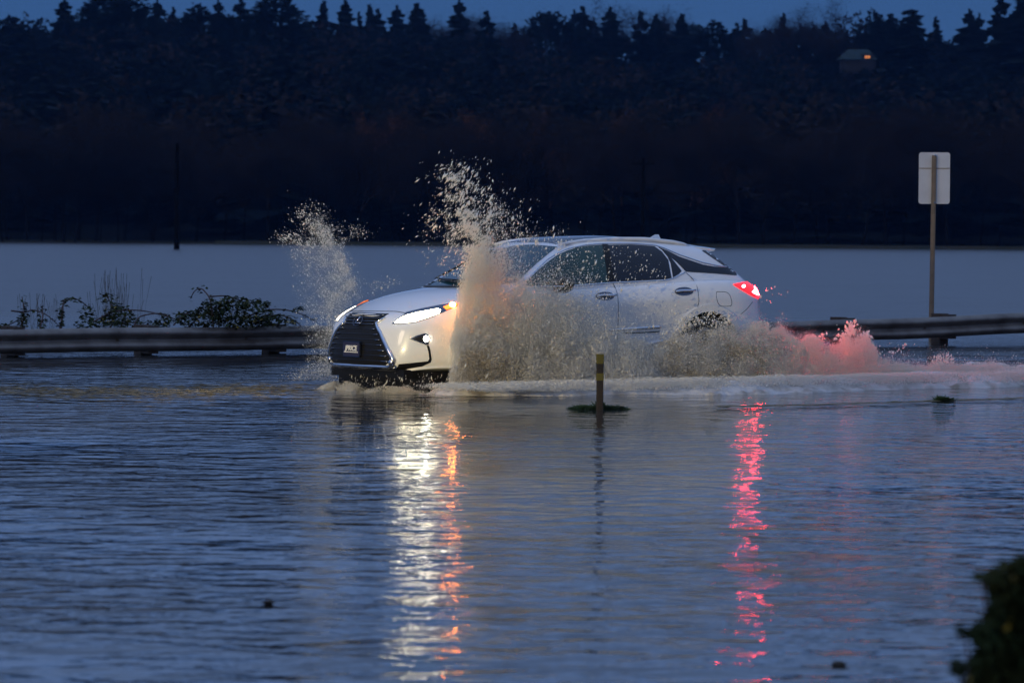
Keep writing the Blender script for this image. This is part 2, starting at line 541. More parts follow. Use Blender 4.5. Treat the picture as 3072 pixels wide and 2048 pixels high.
# skyline: (px of the tip, py of the tip, kind, width factor, distance)
SKYLINE = [
 (-30, 120, 'r', 1.3, 900), (31, 84, 'r', 1.5, 900), (97, 68, 'r', 1.5, 900), (128, 84, 'c', 1.0, 930), (194, -10, 'c', 1.15, 880), (232, 60, 'r', 1.3, 900),
 (262, 50, 'r', 1.3, 910), (281, -8, 'c', 1.1, 900), (318, -30, 'r', 1.5, 900), (352, -40, 'c', 1.4, 890), (392, -25, 'r', 1.6, 880), (420, 30, 'r', 1.3, 900), (472, -6, 'c', 1.1, 910),
 (500, 44, 'r', 1.2, 930), (520, 22, 'c', .8, 930), (560, 40, 'r', 1.3, 900), (597, 12, 'r', 1.5, 890), (653, -4, 'c', 1.2, 900), (684, 34, 'r', 1.3, 900), (724, -8, 'c', 1.2, 900),
 (756, 40, 'r', 1.2, 930), (791, -14, 'c', 1.2, 890), (828, -30, 'r', 1.5, 880), (864, 0, 'c', 1.3, 890), (890, 68, 'r', 1.2, 910), (918, 100, 'r', 1.2, 930), (969, 3, 'c', 1.1, 920),
 (1000, 78, 'b', 1.2, 950), (1037, -4, 'c', 1.1, 930), (1075, 36, 'c', .9, 950), (1111, 14, 'c', .95, 940), (1134, 24, 'c', 1.0, 950), (1192, 13, 'c', 1.1, 940), (1254, 10, 'c', 1.4, 930), (1224, 80, 'r', 1.3, 950),
 (1300, 58, 'b', 1.2, 960), (1330, 50, 'b', 1.2, 960), (1376, -6, 'c', 1.1, 930), (1402, 44, 'b', 1.1, 960), (1460, 30, 'c', 1.2, 940), (1514, 34, 'b', 1.3, 960), (1545, 70, 'c', .9, 950), (1580, 42, 'b', 1.5, 950),
 (1621, 34, 'r', 1.3, 950), (1677, 38, 'r', 1.4, 940), (1725, 30, 'c', 1.1, 950), (1748, 20, 'c', 1.1, 950), (1783, 50, 'c', .95, 950), (1830, 17, 'c', 1.15, 940), (1865, 80, 'r', 1.1, 960), (1891, 20, 'b', 1.3, 960),
 (1922, 30, 'c', 1.0, 950), (1968, 38, 'c', 1.0, 950), (1995, 50, 'c', 1.0, 960), (2042, 42, 'c', 1.2, 940), (2085, 70, 'r', 1.2, 950), (2135, 64, 'r', 1.6, 940), (2172, 96, 'r', 1.1, 960), (2211, 70, 'c', .9, 950),
 (2234, 54, 'c', 1.1, 950), (2290, 88, 'r', 1.4, 950), (2354, 40, 'c', 1.3, 930), (2420, 76, 'r', 1.4, 940), (2450, 84, 'r', 1.0, 950), (2477, 62, 'c', 1.3, 940), (2507, 92, 'c', .9, 960), (2540, 90, 'c', 1.0, 960), (2576, 98, 'r', 1.3, 950), (2604, 118, 'c', .8, 960),
 (2632, 46, 'n', 1.0, 900), (2673, 40, 'n', .95, 900), (2734, 28, 'n', 1.25, 880), (2780, 118, 'r', 1.1, 930), (2806, 50, 'c', 1.05, 900), (2850, 112, 'r', 1.2, 920), (2882, 84, 'c', 1.2, 880), (2910, 24, 'c', 1.25, 870), (2940, 40, 'c', 1.2, 870),
 (2975, 120, 'c', 1.0, 890), (3002, -30, 'c', .95, 840), (3030, 40, 'c', 1.2, 850), (3058, -30, 'c', 1.4, 830), (3100, -30, 'c', 1.4, 830)]
cc = {}
tall = sorted([s[0] for s in SKYLINE])
for i, (px, py, kd, wf, D) in enumerate(sorted(SKYLINE)):
    side = 'left' if px < 1536 else 'right'
    what = {'c': 'pointed dark conifer', 'r': 'round topped dark tree', 'b': 'thin bare tree', 'n': 'smooth narrow cone shaped conifer'}[kd]
    nm = {'c': 'conifer_tree', 'r': 'evergreen_tree', 'b': 'bare_tree', 'n': 'cypress_tree'}[kd]
    cc[kd] = cc.get(kd, 0) + 1
    lab = '%s on the ridge skyline, %s of its kind from the left' % (what, ordinal(cc[kd] - 1))
    if kd == 'b': place_tree('bare', px, py, D, None, wf * .9, nm, lab, 'tree', 'trees along the ridge', i)
    else:
        v = 5 + i % 4 if kd == 'r' else (4 if kd == 'n' else i % 4)
        place_tree('conifer', px, py, D, None, wf * (1.5 if kd == 'r' else 1.25), nm, lab, 'tree', 'trees along the ridge', v)
for i, (px, py, wf) in enumerate([(2325, 14, .8), (2395, -8, 1.0)]):
    place_tree('bare', px, py, 900, None, wf, 'bare_tree', ['smaller leafless tree with fine twigs rising over the ridge beside the tallest leafless one',
        'tallest leafless tree with spreading twigs standing above the ridge'][i], 'tree', 'large leafless trees above the ridge', i)
# the hanging wood: one mass
protos = []
for s in range(4):
    protos.append(conifer_crown(500 + s, narrow=1.3 + .15 * s, n=13, ragged=.5, round_=.6))
V_all, F_all, I_all = [], [], []; off = 0
N_MASS = 1500
g = np.random.default_rng(77)
for i in range(N_MASS + 170):
    D = 548 + 395 * g.random() ** .9 if i < N_MASS else g.uniform(900, 945)
    px = g.uniform(-250, 3320)
    x = (px - 1536) / F * D
    if 2440 < px < 2720 and 872 < D < 905: continue
    z = float(terrain(np.array([x]), np.array([D]))[0])
    h = g.uniform(15, 22)
    if 2420 < px < 2720 and D <= 880:
        top_allow = H + (176 + 8 * abs(g.normal()) - 709) / -F * D
        h = min(h, max(5, top_allow - z))
    if D > 800 and px > 1500: h *= .85
    brown = g.random() < (.75 if D < 600 else .22)
    if g.random() < .5 and not brown:
        v, f = protos[i % 4]
        v = put(v, (x, D, z), h, h * g.uniform(1.0, 1.5), g.uniform(0, 6.28))
    else:
        n = 300
        q = g.normal(size=(n, 3)); q /= np.linalg.norm(q, axis=1)[:, None]
        q *= g.uniform(.55, 1.0, (n, 1))
        q = q * [.26, .26, .36] + [0, 0, .62]
        q += (vnoise(q * 6 + i)[:, None] - .5) * .25
        v, f = leafquads(q, .019, .5, i, .6)
        v = put(v, (x, D, z), h, h)
    V_all.append(v); F_all.append(f + off); off += len(v)
    I_all.append(np.full(len(f), 1 if brown else 0))
wood = npmesh('woodland', np.concatenate(V_all), np.concatenate(F_all), None, [M['wood_mass'], M['wood_brown']], False, np.concatenate(I_all))
tag(wood, 'dark wooded hillside beyond the flooded field', 'woodland', None, 'stuff')
# front row of shore trees, leafless, each a thing
shore = []
for i in range(46):
    px = -80 + 3260 * (i + g.uniform(.2, .8)) / 46
    shore.append((px, g.uniform(300, 400), g.uniform(512, 538), g.uniform(.75, 1.05)))
for i, (px, ty, D, wf) in enumerate(shore):
    lab = 'dark leafless tree on the far shore, %s from the left in its row' % ordinal(i)
    place_tree('bare', px, ty, D, None, wf, 'shore_tree', lab, 'tree', 'leafless trees along the far shore', i)
for i, (px, ty, D, wf, lab) in enumerate([(1472, 335, 530, .62, 'rust coloured tree crown high behind the splash, with a wider crown'), (1655, 335, 530, .5, 'reddest brown tree crown above the roof of the car'),
                                 (1180, 345, 535, .6, 'dull brown tree to the left of the tall splash'), (1870, 340, 535, .5, 'faint yellow brown tree near the far utility pole'), (2060, 312, 540, .6, 'faint brown tree upslope on the right of the car roof')]):
    me = place_tree('bare', px, ty, D, None, wf, 'autumn_tree', lab, 'tree', 'brown leaved trees among the shore trees', i, M['rust'])
# thick dark trunks on the left shore
for i, (px, ty, D, wf, lab) in enumerate([(8, 470, 503, 1.0, 'thick dark trunk at the left edge of the photo, on the far shore'), (126, 500, 503, .8, 'slim leaning dark trunk on the far shore, second from the left'),
        (193, 420, 502, 1.1, 'forked dark trunk on the far shore, left one of the heavy pair'), (226, 450, 503, 1.0, 'straight dark trunk on the far shore, right one of the heavy pair'),
        (303, 480, 505, .8, 'thin dark trunk on the far shore right of the heavy pair'), (355, 470, 505, .9, 'dark trunk on the far shore midway between the heavy pair and the pole'), (460, 430, 506, 1.0, 'wide dark trunk on the far shore just left of the utility pole')]):
    place_tree('bare', px, ty, D, None, wf, 'bare_tree', lab, 'tree', 'dark trunks on the left shore', i + 1, M['bark'])

# house on the hill
D = 885.0; k = F / D
p0 = at(2520, 178, D); p1 = at(2622, 178, D)
hw = (p1.x - p0.x)
house = empty('house', ((p0.x + p1.x) / 2, D, p0.z - 3.0))
tag(house, 'pale roofed house with one lit orange window among the hill trees', 'house')
mb = MB(); mb.box((.3, 2, 1.5), (hw, 6, 3.0)); mb.build('wall', M['wall'], house)
rt = (178 - 147) / k
mb = MB(); a = hw / 2 + .6
mb.add([(-a, -1.6, 2.9), (a, -1.6, 2.9), (a, 5.6, 2.9), (-a, 5.6, 2.9), (-a * .42, 1.8, 3 + rt), (a * .62, 1.8, 3 + rt)], [(0, 1, 5, 4), (1, 2, 5), (2, 3, 4, 5), (3, 0, 4), (3, 2, 1, 0)])
mb.build('roof', M['roof'], house)
wp = at(2602, 172, D - 1.0)
mb = MB(); mb.box((wp.x - house.location.x, -1.32, wp.z - house.location.z), (15 / k, .1, 7 / k)); wdw = mb.build('window', M['window'], house)
mb = MB(); mb.box((wp.x - house.location.x, -1.39, wp.z - house.location.z), (.12, .05, 7 / k)); mb.build('mullion', M['wall'], wdw)
mb = MB(); mb.box((wp.x - house.location.x, -.98, wp.z - house.location.z - .9), (36 / k, .5, 2.2 + 12 / k)); mb.build('annexe', M['wall'], house)

# utility poles far out in the flood
def upole(px, top_y, base_y, lab, arm=True):
    b = gp(px, base_y)
    Dp = b.y; kk = F / Dp; h = (base_y - top_y) / kk
    r = empty('utility_pole', (b.x, b.y, 0)); tag(r, lab, 'pole', 'wooden utility poles in the flood')
    mb = MB(); mb.tube([(0, 0, -.6), (0, 0, h)], [.26, .16], 8); mb.build('pole', M['pole'], r)
    if not arm: return
    mb = MB(); mb.box((0, -.12, h - .6), (2.3, .1, .12)); c = mb.build('crossarm', M['pole'], r)
    for s in (-1, -.45, .45, 1):
        mb = MB(); mb.tube([(s, -.12, h - .54), (s, -.12, h - .36)], [.05, .035], 6); mb.build('insulator', M['pole'], c)
upole(530, 430, 748, 'dark utility pole standing in the flood on the left', False)
upole(1928, 475, 752, 'faint utility pole with a crossarm behind the roof of the car')

# ------------------------------------------------------------------ guardrail
RX = [(-500, 244.2, .350), (900, 227, .362), (1800, 215.7, .368), (2330, 209, .368), (2700, 204.5, .400), (3072, 200, .468), (3700, 192, .56)]
rail_pts = []
for px, kk, zt in RX:
    Dp = F / kk
    rail_pts.append(Vector(((px - 1536) / kk, Dp, zt)))
rp = np.array(rail_pts)
rdir = Vector((rp[-1, 0] - rp[0, 0], rp[-1, 1] - rp[0, 1], 0)); rlen = rdir.length; rdir.normalize()
rnrm = Vector((rdir.y, -rdir.x, 0))       # towards the road / camera
s_k = [(Vector(p) - Vector(rp[0])).dot(rdir) for p in rp]
def rail_at(s):
    return Vector(rp[0]) * 1.0 + rdir * s + Vector((0, 0, float(np.interp(s, s_k, rp[:, 2])) - rp[0, 2]))
gr = empty('guardrail', rail_at(0) - Vector((0, 0, rp[0, 2])))
tag(gr, 'weathered steel guardrail with dark wooden posts along the flooded road behind the car', 'guardrail')
g0 = gr.location
prof = [(.005, -.002), (.022, -.012), (.075, -.048), (.083, -.075), (.070, -.100), (.014, -.140), (.006, -.155), (.014, -.170), (.070, -.210), (.083, -.235), (.075, -.262), (.022, -.298), (.005, -.308)]
L = 3.81
nb = int(rlen // L) + 1
for b in range(nb):
    s0, s1 = b * L, min((b + 1) * L + .15, rlen)
    if s1 - s0 < .3: continue
    n = 16; V = []; Fc = []
    for i in range(n + 1):
        s = s0 + (s1 - s0) * i / n
        c = rail_at(s) - g0 + Vector((0, 0, .004 * math.sin(s * 2.1)))
        for dn, dz in prof:
            q = c + rnrm * (dn + (.006 if b % 2 and i > n - 2 else 0)) + Vector((0, 0, dz)); V.append(q)
        for dn, dz in reversed(prof):
            V.append(c + rnrm * (dn - .008) + Vector((0, 0, dz)))
        if i:
            m_ = len(prof) * 2
            for k_ in range(m_):
                a = (i - 1) * m_ + k_; a2 = (i - 1) * m_ + (k_ + 1) % m_
                Fc.append((a, a2, a2 + m_, a + m_))
    bo = mesh('beam', V, Fc, gr, M['steel'], True)
    for ss in (s1 - .06, (s0 + s1) / 2):
        c = rail_at(ss) - g0 + rnrm * .008 + Vector((0, 0, -.155)); mb = MB(); mb.tube([c, c + rnrm * .022], [.022, .016], 6); mb.build('bolt', M['wood'], bo)
sp = 1.905
s_first = None
for j in range(200):
    s = .62 + j * sp
    if s > rlen: break
    c = rail_at(s) - g0
    ang = math.atan2(rdir.y, rdir.x)
    mb = MB(); mb.box(c + rnrm * -.30 + Vector((0, 0, -.47)), (.16, .20, 1.0), Matrix.Rotation(ang, 3, 'Z')); mb.build('post', M['wood'], gr)
    mb = MB(); mb.box(c + rnrm * -.098 + Vector((0, 0, -.16)), (.15, .18, .36), Matrix.Rotation(ang, 3, 'Z')); mb.build('spacer_block', M['wood'], gr)

# ------------------------------------------------------------------ sign seen from behind
Ds = 59.5; ks = F / Ds
pt = at(2803, 462, Ds); pbm = at(2793, 1010, Ds)
sg = empty('road_sign', (pbm.x, Ds, 0)); tag(sg, 'blank grey back of a tall rectangular road sign on a thin post behind the guardrail', 'sign')
lean = (pt.x - pbm.x) / (pt.z)
mb = MB(); mb.tube([(0, 0, -.7), (0, 0, .0), (lean * pt.z, 0, pt.z - .02)], [.043, .043, .040], 8, .8); mb.build('post', M['signpost'], sg)
a0 = at(2758, 457, Ds); a1 = at(2850, 612, Ds)
pw, ph = a1.x - a0.x, a0.z - a1.z
cx_, cz_ = (a0.x + a1.x) / 2 - pbm.x, (a0.z + a1.z) / 2
bm = bmesh.new()
r_ = .04; ring = []
for (sx_, sz_, a_) in ((1, 1, 0), (-1, 1, 90), (-1, -1, 180), (1, -1, 270)):
    for t in range(5):
        an = R(a_ + t * 22.5); ring.append((cx_ + sx_ * (pw / 2 - r_) + math.cos(an) * r_, cz_ + sz_ * (ph / 2 - r_) + math.sin(an) * r_))
f0 = [bm.verts.new((x, .047, z)) for x, z in ring]; f1 = [bm.verts.new((x, .050, z)) for x, z in ring]
bm.faces.new(f0); bm.faces.new(f1[::-1])
for i in range(len(ring)): bm.faces.new((f0[i], f1[i], f1[(i + 1) % len(ring)], f0[(i + 1) % len(ring)]))
bmesh.ops.recalc_face_normals(bm, faces=bm.faces)
me = bpy.data.meshes.new('panel'); bm.to_mesh(me); pnl = link('panel', me, sg, M['sign'])
mb = MB(); mb.box((cx_, .044, cz_ + ph * .19), (pw * .98, .004, .012)); mb.build('crease', M['signpost'], pnl)
mb = MB()
for dz in (.35, -.38): mb.tube([(cx_ + lean * dz, -.046, cz_ + dz), (cx_ + lean * dz, .045, cz_ + dz)], .012, 6)
mb.build('bolt', M['chrome'], sg)

# ------------------------------------------------------------------ marker post
b = gp(1799, 1230)
mk = empty('marker_post', (b.x, b.y, 0)); tag(mk, 'short yellow and brown marker post standing in the water in front of the car', 'post')
kk = F / b.y; ht = 168 / kk; hw = 11.5 / kk
segs = [(0, .55, 'mark_d'), (.55, .64, 'mark_y'), (.64, .83, 'mark_d'), (.83, 1.0, 'mark_y')]
mb = MB()
ringn = 10
def flatpost(z0, z1, w0, w1, grow_=0.0):
    V = []; Fc = []
    for z, w in ((z0, w0), (z1, w1)):
        for i in range(ringn):
            a = 2 * math.pi * i / ringn
            V.append((math.copysign(abs(math.cos(a)) ** .5, math.cos(a)) * (w + grow_), math.copysign(abs(math.sin(a)) ** .5, math.sin(a)) * (.018 + grow_), z))
    for i in range(ringn): Fc.append((i, (i + 1) % ringn, ringn + (i + 1) % ringn, ringn + i))
    Fc += [tuple(range(ringn - 1, -1, -1)), tuple(range(ringn, 2 * ringn))]
    return V, Fc
v, f = flatpost(-.5, ht, hw * .80, hw); mb.add(v, f); mb.build('shaft', M['mark_d'], mk)
for z0, z1 in ((.83, 1.004), (.53, .66)):
    mb = MB(); v, f = flatpost(z0 * ht, z1 * ht, hw * .97, hw, .002); mb.add(v, f); mb.build('band', M['mark_y'], mk)

def weed(px0, px1, py, hpx, lab, n=900, seed=1):
    a = gp(px0, py); c = gp(px1, py); g = np.random.default_rng(seed)
    o = Vector(((a.x + c.x) / 2, (a.y + c.y) / 2, 0)); k_ = F / o.y; w = (c.x - a.x) / 2; hh = hpx / k_
    V = []; Fc = []
    for i in range(n):
        x = g.uniform(-1, 1); y = g.uniform(-.35, .35) * w
        env = (1 - x * x) ** .5 * (.45 + .9 * float(vnoise(np.array([[x * 4 + seed, 0, 3]]))[0]))
        h_ = hh * env * g.uniform(.3, 1.1)
        bx = x * w; dx, dy = g.normal(0, .03), g.normal(0, .03); wd = g.uniform(.004, .012); an = g.uniform(0, 3.14)
        b_ = len(V)
        V += [(bx - wd * math.cos(an), y - wd * math.sin(an), -.01), (bx + wd * math.cos(an), y + wd * math.sin(an), -.01), (bx + dx + wd * .4, y + dy, h_), (bx + dx - wd * .4, y + dy, h_)]
        Fc.append((b_, b_ + 1, b_ + 2, b_ + 3))
    r = mesh('weed_clump', V, Fc, None, M['weed']); r.location = o
    return tag(r, lab, 'weeds')
weed(1712, 1882, 1227, 17, 'low green weeds poking out of the water around the marker post', 1500, 3)
weed(2808, 2852, 1203, 16, 'small dark clump of weeds in the water on the right, below the sign', 700, 5)

def debris(px, py, wpx, lab, seed, m=None):
    p = gp(px, py); k_ = F / p.y; w = wpx / k_ / 2; g = np.random.default_rng(seed)
    mb = MB()
    for i in range(5):
        a = g.uniform(-.5, .5); x0 = g.uniform(-.5, .1) * w
        pts = [(x0 + t * w * .9 * math.cos(a), t * w * math.sin(a) + g.normal(0, .01), -.002 + .007 * math.sin(t * 3)) for t in np.linspace(0, 1, 5)]
        mb.tube(pts, [.003, .006, .006, .005, .003], 5)
    for i in range(6):
        x, y = g.uniform(-.6, .6) * w, g.uniform(-.4, .4) * w; s = g.uniform(.012, .03)
        mb.add([(x - s, y, .004), (x, y - s * .6, .012), (x + s, y, .01), (x, y + s * .6, .02)], [(0, 1, 2, 3)])
    r = mb.build('floating_debris', m or M['twigdeb']); r.location = p
    return tag(r, lab, 'debris', 'bits of floating debris')
debris(2510, 1998, 60, 'dark twig and leaf scrap floating near the bottom right', 2)
debris(800, 1812, 42, 'small dark twig floating in the ripples at the lower left', 4)

# ------------------------------------------------------------------ brambles behind the rail
def bramble(name, lab, canes, leaves, D0, seed, cat='bramble', yellow=0):
    """canes: list of pixel polylines; leaves: list of (px,py,rx,ry,n)"""
    g = np.random.default_rng(seed)
    allp = [p for c in canes for p in c]
    cxm = sum(p[0] for p in allp) / len(allp)
    o = at(cxm, 1000, D0); o.z = 0
    r = empty(name, o); tag(r, lab, cat, 'brambles growing behind the guardrail')
    k_ = F / D0
    LP = []
    for c in canes:
        dd = g.uniform(-.3, .3)
        pts = [at(px, py, D0 + dd + .12 * i) - o for i, (px, py) in enumerate(c)]
        P = []
        for i in range(len(pts) - 1):
            p_0 = pts[max(i - 1, 0)]; p_1 = pts[i]; p_2 = pts[i + 1]; p_3 = pts[min(i + 2, len(pts) - 1)]
            for t in np.linspace(0, 1, 7)[: (7 if i == len(pts) - 2 else 6)]:
                P.append(.5 * ((2 * p_1) + (-p_0 + p_2) * t + (2 * p_0 - 5 * p_1 + 4 * p_2 - p_3) * t * t + (-p_0 + 3 * p_1 - 3 * p_2 + p_3) * t ** 3))
        mb = MB(); n = len(P)
        mb.tube(P, [.0095 * (1 - .6 * i / n) + .002 for i in range(n)], 5); mb.build('cane', M['cane'], r)
        for i in range(2, n): LP += [P[i]] * 1
    C = [np.array(p) + g.normal(0, .02, 3) for p in LP if g.random() < .55]
    for px, py, rx, ry, n in leaves:
        for _ in range(n):
            a = g.uniform(0, 6.28); q = g.random() ** .5
            p = at(px + math.cos(a) * q * rx, py + math.sin(a) * q * ry, D0 + g.uniform(-.45, .45)) - o
            C.append(np.array(p))
    C = np.array(C)
    # leaflets: folded kites mostly facing up
    V = []; Fc = []
    for c in C:
        for l in range(int(g.integers(1, 4))):
            a = g.uniform(0, 6.28); s = g.uniform(.03, .065)
            d = np.array([math.cos(a), math.sin(a), g.uniform(-.6, .25)]); sd_ = np.array([-d[1], d[0], g.normal(0, .45)])
            b_ = len(V); c2 = c + g.normal(0, .012, 3)
            V += [c2, c2 + d * s * .5 + sd_ * s * .38, c2 + d * s, c2 + d * s * .5 - sd_ * s * .38]
            Fc.append((b_, b_ + 1, b_ + 2, b_ + 3))
    ix = [1 if g.random() < yellow else 0 for _ in Fc]
    mesh('leaves', V, Fc, r, [M['leaf'], M['leaf_y']], False, ix)
    return r
DB = 51.5
bramble('bramble_bush', 'thin bramble shoots behind the guardrail at the left edge', [[(0, 985), (30, 972), (55, 960)], [(60, 985), (72, 940), (66, 890)], [(34, 932), (72, 936), (100, 930), (140, 945), (180, 980)], [(120, 985), (128, 950), (126, 920)]],
        [(72, 960, 16, 26, 60), (72, 925, 12, 20, 16), (15, 975, 20, 6, 20), (130, 965, 16, 18, 22)], 51.0, 21)
bramble('bramble_bush', 'bramble cane bent into an arch over the guardrail, standing alone', [[(184, 985), (184, 940), (192, 910), (218, 895), (245, 905), (268, 925)], [(180, 985), (188, 950), (190, 905), (200, 898)]],
        [(186, 950, 8, 30, 40), (262, 935, 22, 20, 34), (255, 965, 30, 20, 60), (216, 898, 12, 6, 12), (190, 905, 8, 6, 14)], 51.3, 22)
bramble('bramble_bush', 'upright leafy bramble with yellowing leaves in the middle of the row', [[(330, 985), (345, 940), (322, 890)], [(360, 985), (375, 950), (372, 925)], [(280, 965), (340, 935), (400, 930), (460, 938), (540, 962)], [(400, 985), (420, 950), (480, 940), (520, 955), (560, 975)]],
        [(325, 893, 22, 16, 46), (340, 925, 22, 20, 40), (360, 950, 44, 32, 230), (300, 965, 34, 18, 70), (430, 970, 40, 12, 60), (490, 965, 26, 18, 80)], 51.0, 23, yellow=.06)
bramble('bramble_bush', 'widest and densest bramble thicket, with one long hooked cane, beside the left splash', [[(640, 985), (632, 905), (612, 872), (598, 866), (582, 875), (572, 895)], [(630, 890), (680, 888), (730, 905)], [(740, 950), (800, 930), (860, 930), (910, 945), (950, 965)], [(520, 975), (560, 940), (600, 930)], [(760, 970), (830, 945), (880, 960), (905, 980)], [(560, 985), (600, 950), (640, 930), (690, 900)]],
        [(640, 925, 40, 30, 220), (700, 920, 50, 34, 280), (770, 915, 40, 18, 120), (600, 955, 70, 26, 260), (720, 965, 90, 20, 360), (830, 960, 60, 18, 150), (790, 945, 40, 20, 110), (560, 945, 30, 10, 40), (902, 925, 10, 8, 12)], 50.4, 24, yellow=.05)
g = np.random.default_rng(9)
V = []; Fc = []
o = at(350, 1000, 52.0); o.z = 0
for i in range(120):
    px = g.normal(345, 32) if i % 3 else g.uniform(60, 170); top = g.uniform(800, 950) if i % 3 else g.uniform(870, 960)
    a = at(px, 1000, 52 + g.uniform(-.3, .3)) - o; a.z = .2; t_ = at(px + g.normal(0, 14), top, a.y + 52) - o
    mid = (a + t_) / 2 + Vector((g.normal(0, .02), 0, 0)); w = .0013; b_ = len(V)
    V += [a + Vector((-w, 0, 0)), a + Vector((w, 0, 0)), mid + Vector((w, 0, 0)), mid - Vector((w, 0, 0)), t_ + Vector((w * 2, 0, 0)), t_ - Vector((w * 2, 0, 0))]
    Fc += [(b_, b_ + 1, b_ + 2, b_ + 3), (b_ + 3, b_ + 2, b_ + 4, b_ + 5)]
gs = mesh('tall_grass', V, Fc, None, M['reed']); gs.location = o
tag(gs, 'faint dry grass stalks rising among the brambles', 'grass', None, 'stuff')

# ------------------------------------------------------------------ foreground bush, bottom right
Db = 8.6
bo = at(3090, 2300, Db); bo.z = -.1
bush = empty('bush', bo); tag(bush, 'dark leafy bush close to the camera in the bottom right corner', 'bush')
C = []; ns = []
g = np.random.default_rng(31)
mbs = MB()
for (px, py, rx, ry, n) in [(3060, 1900, 110, 150, 2600), (3040, 1760, 72, 78, 800), (3070, 1705, 34, 36, 160), (2985, 1745, 26, 40, 120), (2950, 1900, 36, 36, 200), (2960, 2000, 50, 60, 500), (2945, 1728, 20, 10, 34), (2875, 2000, 24, 22, 50), (2895, 1895, 20, 10, 30), (3140, 1850, 110, 220, 1800), (3020, 2080, 130, 120, 1500), (3120, 2150, 180, 200, 2200)]:
    ct = at(px, py, Db) - bo
    mbs.tube([(0, 0, -.2), ct * .5 + Vector((g.normal(0, .04), g.normal(0, .04), 0)), ct], [.012, .008, .003], 5)
    for _ in range(n):
        a = g.uniform(0, 6.28); q = g.random() ** .5
        C.append(np.array(at(px + math.cos(a) * q * rx, py + math.sin(a) * q * ry, Db + g.uniform(-.16, .16)) - bo))
mbs.build('stems', M['cane'], bush)
v, f = leafquads(np.array(C), .0085, .5, 5, .6)
npmesh('leaves', v, f, bush, [M['leaf'], M['leaf_y']], False, (g.random(len(f)) < .012).astype(int))

# ------------------------------------------------------------------ the car
# local axes: x from the nose to the tail, -y the driver's side (towards the camera), z up from the tyre contact
TH = R(36.5)
WDEP = .086
CAR_O = Vector((.33, 40.15, -WDEP))
ct_, st_ = math.cos(TH), math.sin(TH)
CARM = Matrix.Translation(CAR_O) @ Matrix.Rotation(TH, 4, 'Z') @ Matrix.Translation((-2.4, 0, 0))
car = empty('white_car')
car.matrix_world = CARM
car.location = CARM.translation; car.rotation_euler = (0, 0, TH)
tag(car, 'white luxury crossover car with lit headlamps ploughing through the flood water', 'car')
CARI = CARM.inverted()

def ip(x, xs, ys): return float(np.interp(x, xs, ys))
UX = [0, .02, .06, .12, .22, .35, .56, .75, 1.0, 2.0, 3.0, 3.87, 4.25, 4.45, 4.61, 4.68, 4.77, 4.85, 4.885]
PP = [.28, .38, .50, .62, .72, .795, .88, .925, .945, .938, .940, .950, .938, .905, .85, .80, .72, .60, .45]
ST = [0, .02, .06, .12, .20, .30, .42, .56, .68, .80, .95, 1.10, 1.26, 1.45, 1.75, 2.1, 2.5, 2.9, 3.3, 3.5, 3.7, 3.87, 4.05, 4.2, 4.35, 4.5, 4.62, 4.72, 4.80, 4.85, 4.885]
def z_sh(u): return ip(u, [0, .2, .5, .7, 1.0, 1.4, 2.0, 2.8, 3.4, 3.9, 4.3, 4.6, 4.89], [.80, .86, .94, .975, 1.04, 1.12, 1.14, 1.175, 1.20, 1.225, 1.225, 1.20, 1.12])
def z_top(u): return ip(u, [0, .12, .3, .6, .9, 1.2, 1.35, 1.6, 4.2, 4.55, 4.75, 4.89], [.875, .905, .965, 1.045, 1.105, 1.145, 1.155, 1.15, 1.20, 1.245, 1.24, 1.15])
def z_bot(u): return ip(u, [0, .1, .5, .8, 4.2, 4.6, 4.89], [.315, .30, .30, .30, .31, .36, .48])
def lean(u, w):
    a = ip(w, [.3, .36, .5, .6, .75, .86, .95, 1.2], [.045, 0, 0, .02, .055, .12, .175, .20])
    b = ip(w, [.3, .45, .6, .8, .95, 1.05, 1.15, 1.25, 1.32], [.12, .02, 0, 0, .03, .03, .04, .16, .2])
    return a * max(0, 1 - u / .85) - b * max(0, (u - 4.2) / .69)
def section(u):
    P = ip(u, UX, PP); zb, zs, zt = z_bot(u), z_sh(u), z_top(u); h = zs - zb
    sw = min(1, max(0, (u - .8) / .6)) * min(1, max(0, (4.3 - u) / .5))      # side sculpting only between the wheels
    pts = [(0, zb), (.55 * P, zb), (P - .11, zb + .005), (P - .035 - .02 * sw, zb + .06), (P - .018 - .02 * sw, zb + .20 * h), (P - .004 - .055 * sw, zb + .36 * h), (P - .030 * sw, zb + .56 * h),
           (P + .003, zb + .77 * h), (P - .008, zb + .84 * h), (P - .045, zb + .955 * h), (P - .10, zs), (.72 * P, zs + .42 * (zt - zs)), (.42 * P, zs + .82 * (zt - zs)), (0, zt)]
    return [(u + lean(u, w), v, w) for v, w in pts]
V = []; Fc = []
ns_ = 14; ringc = 2 * ns_ - 2
for u in ST:
    s = section(u)
    V += s + [(a, -b, c) for a, b, c in s[-2:0:-1]]
for i in range(len(ST) - 1):
    for k in range(ringc):
        a = i * ringc + k; b = i * ringc + (k + 1) % ringc
        Fc.append((a, b, b + ringc, a + ringc))
for base, rev in ((0, True), ((len(ST) - 1) * ringc, False)):
    for k in range(ns_ - 1):
        L_ = [base + k, base + k + 1, base + (ringc - k - 1) % ringc, base + (ringc - k) % ringc]
        L_ = [x for i, x in enumerate(L_) if x not in L_[:i]]
        if len(L_) > 2: Fc.append(tuple(L_ if not rev else L_[::-1]))
body = mesh('body', V, Fc, car, [M['paint'], M['well']], True)

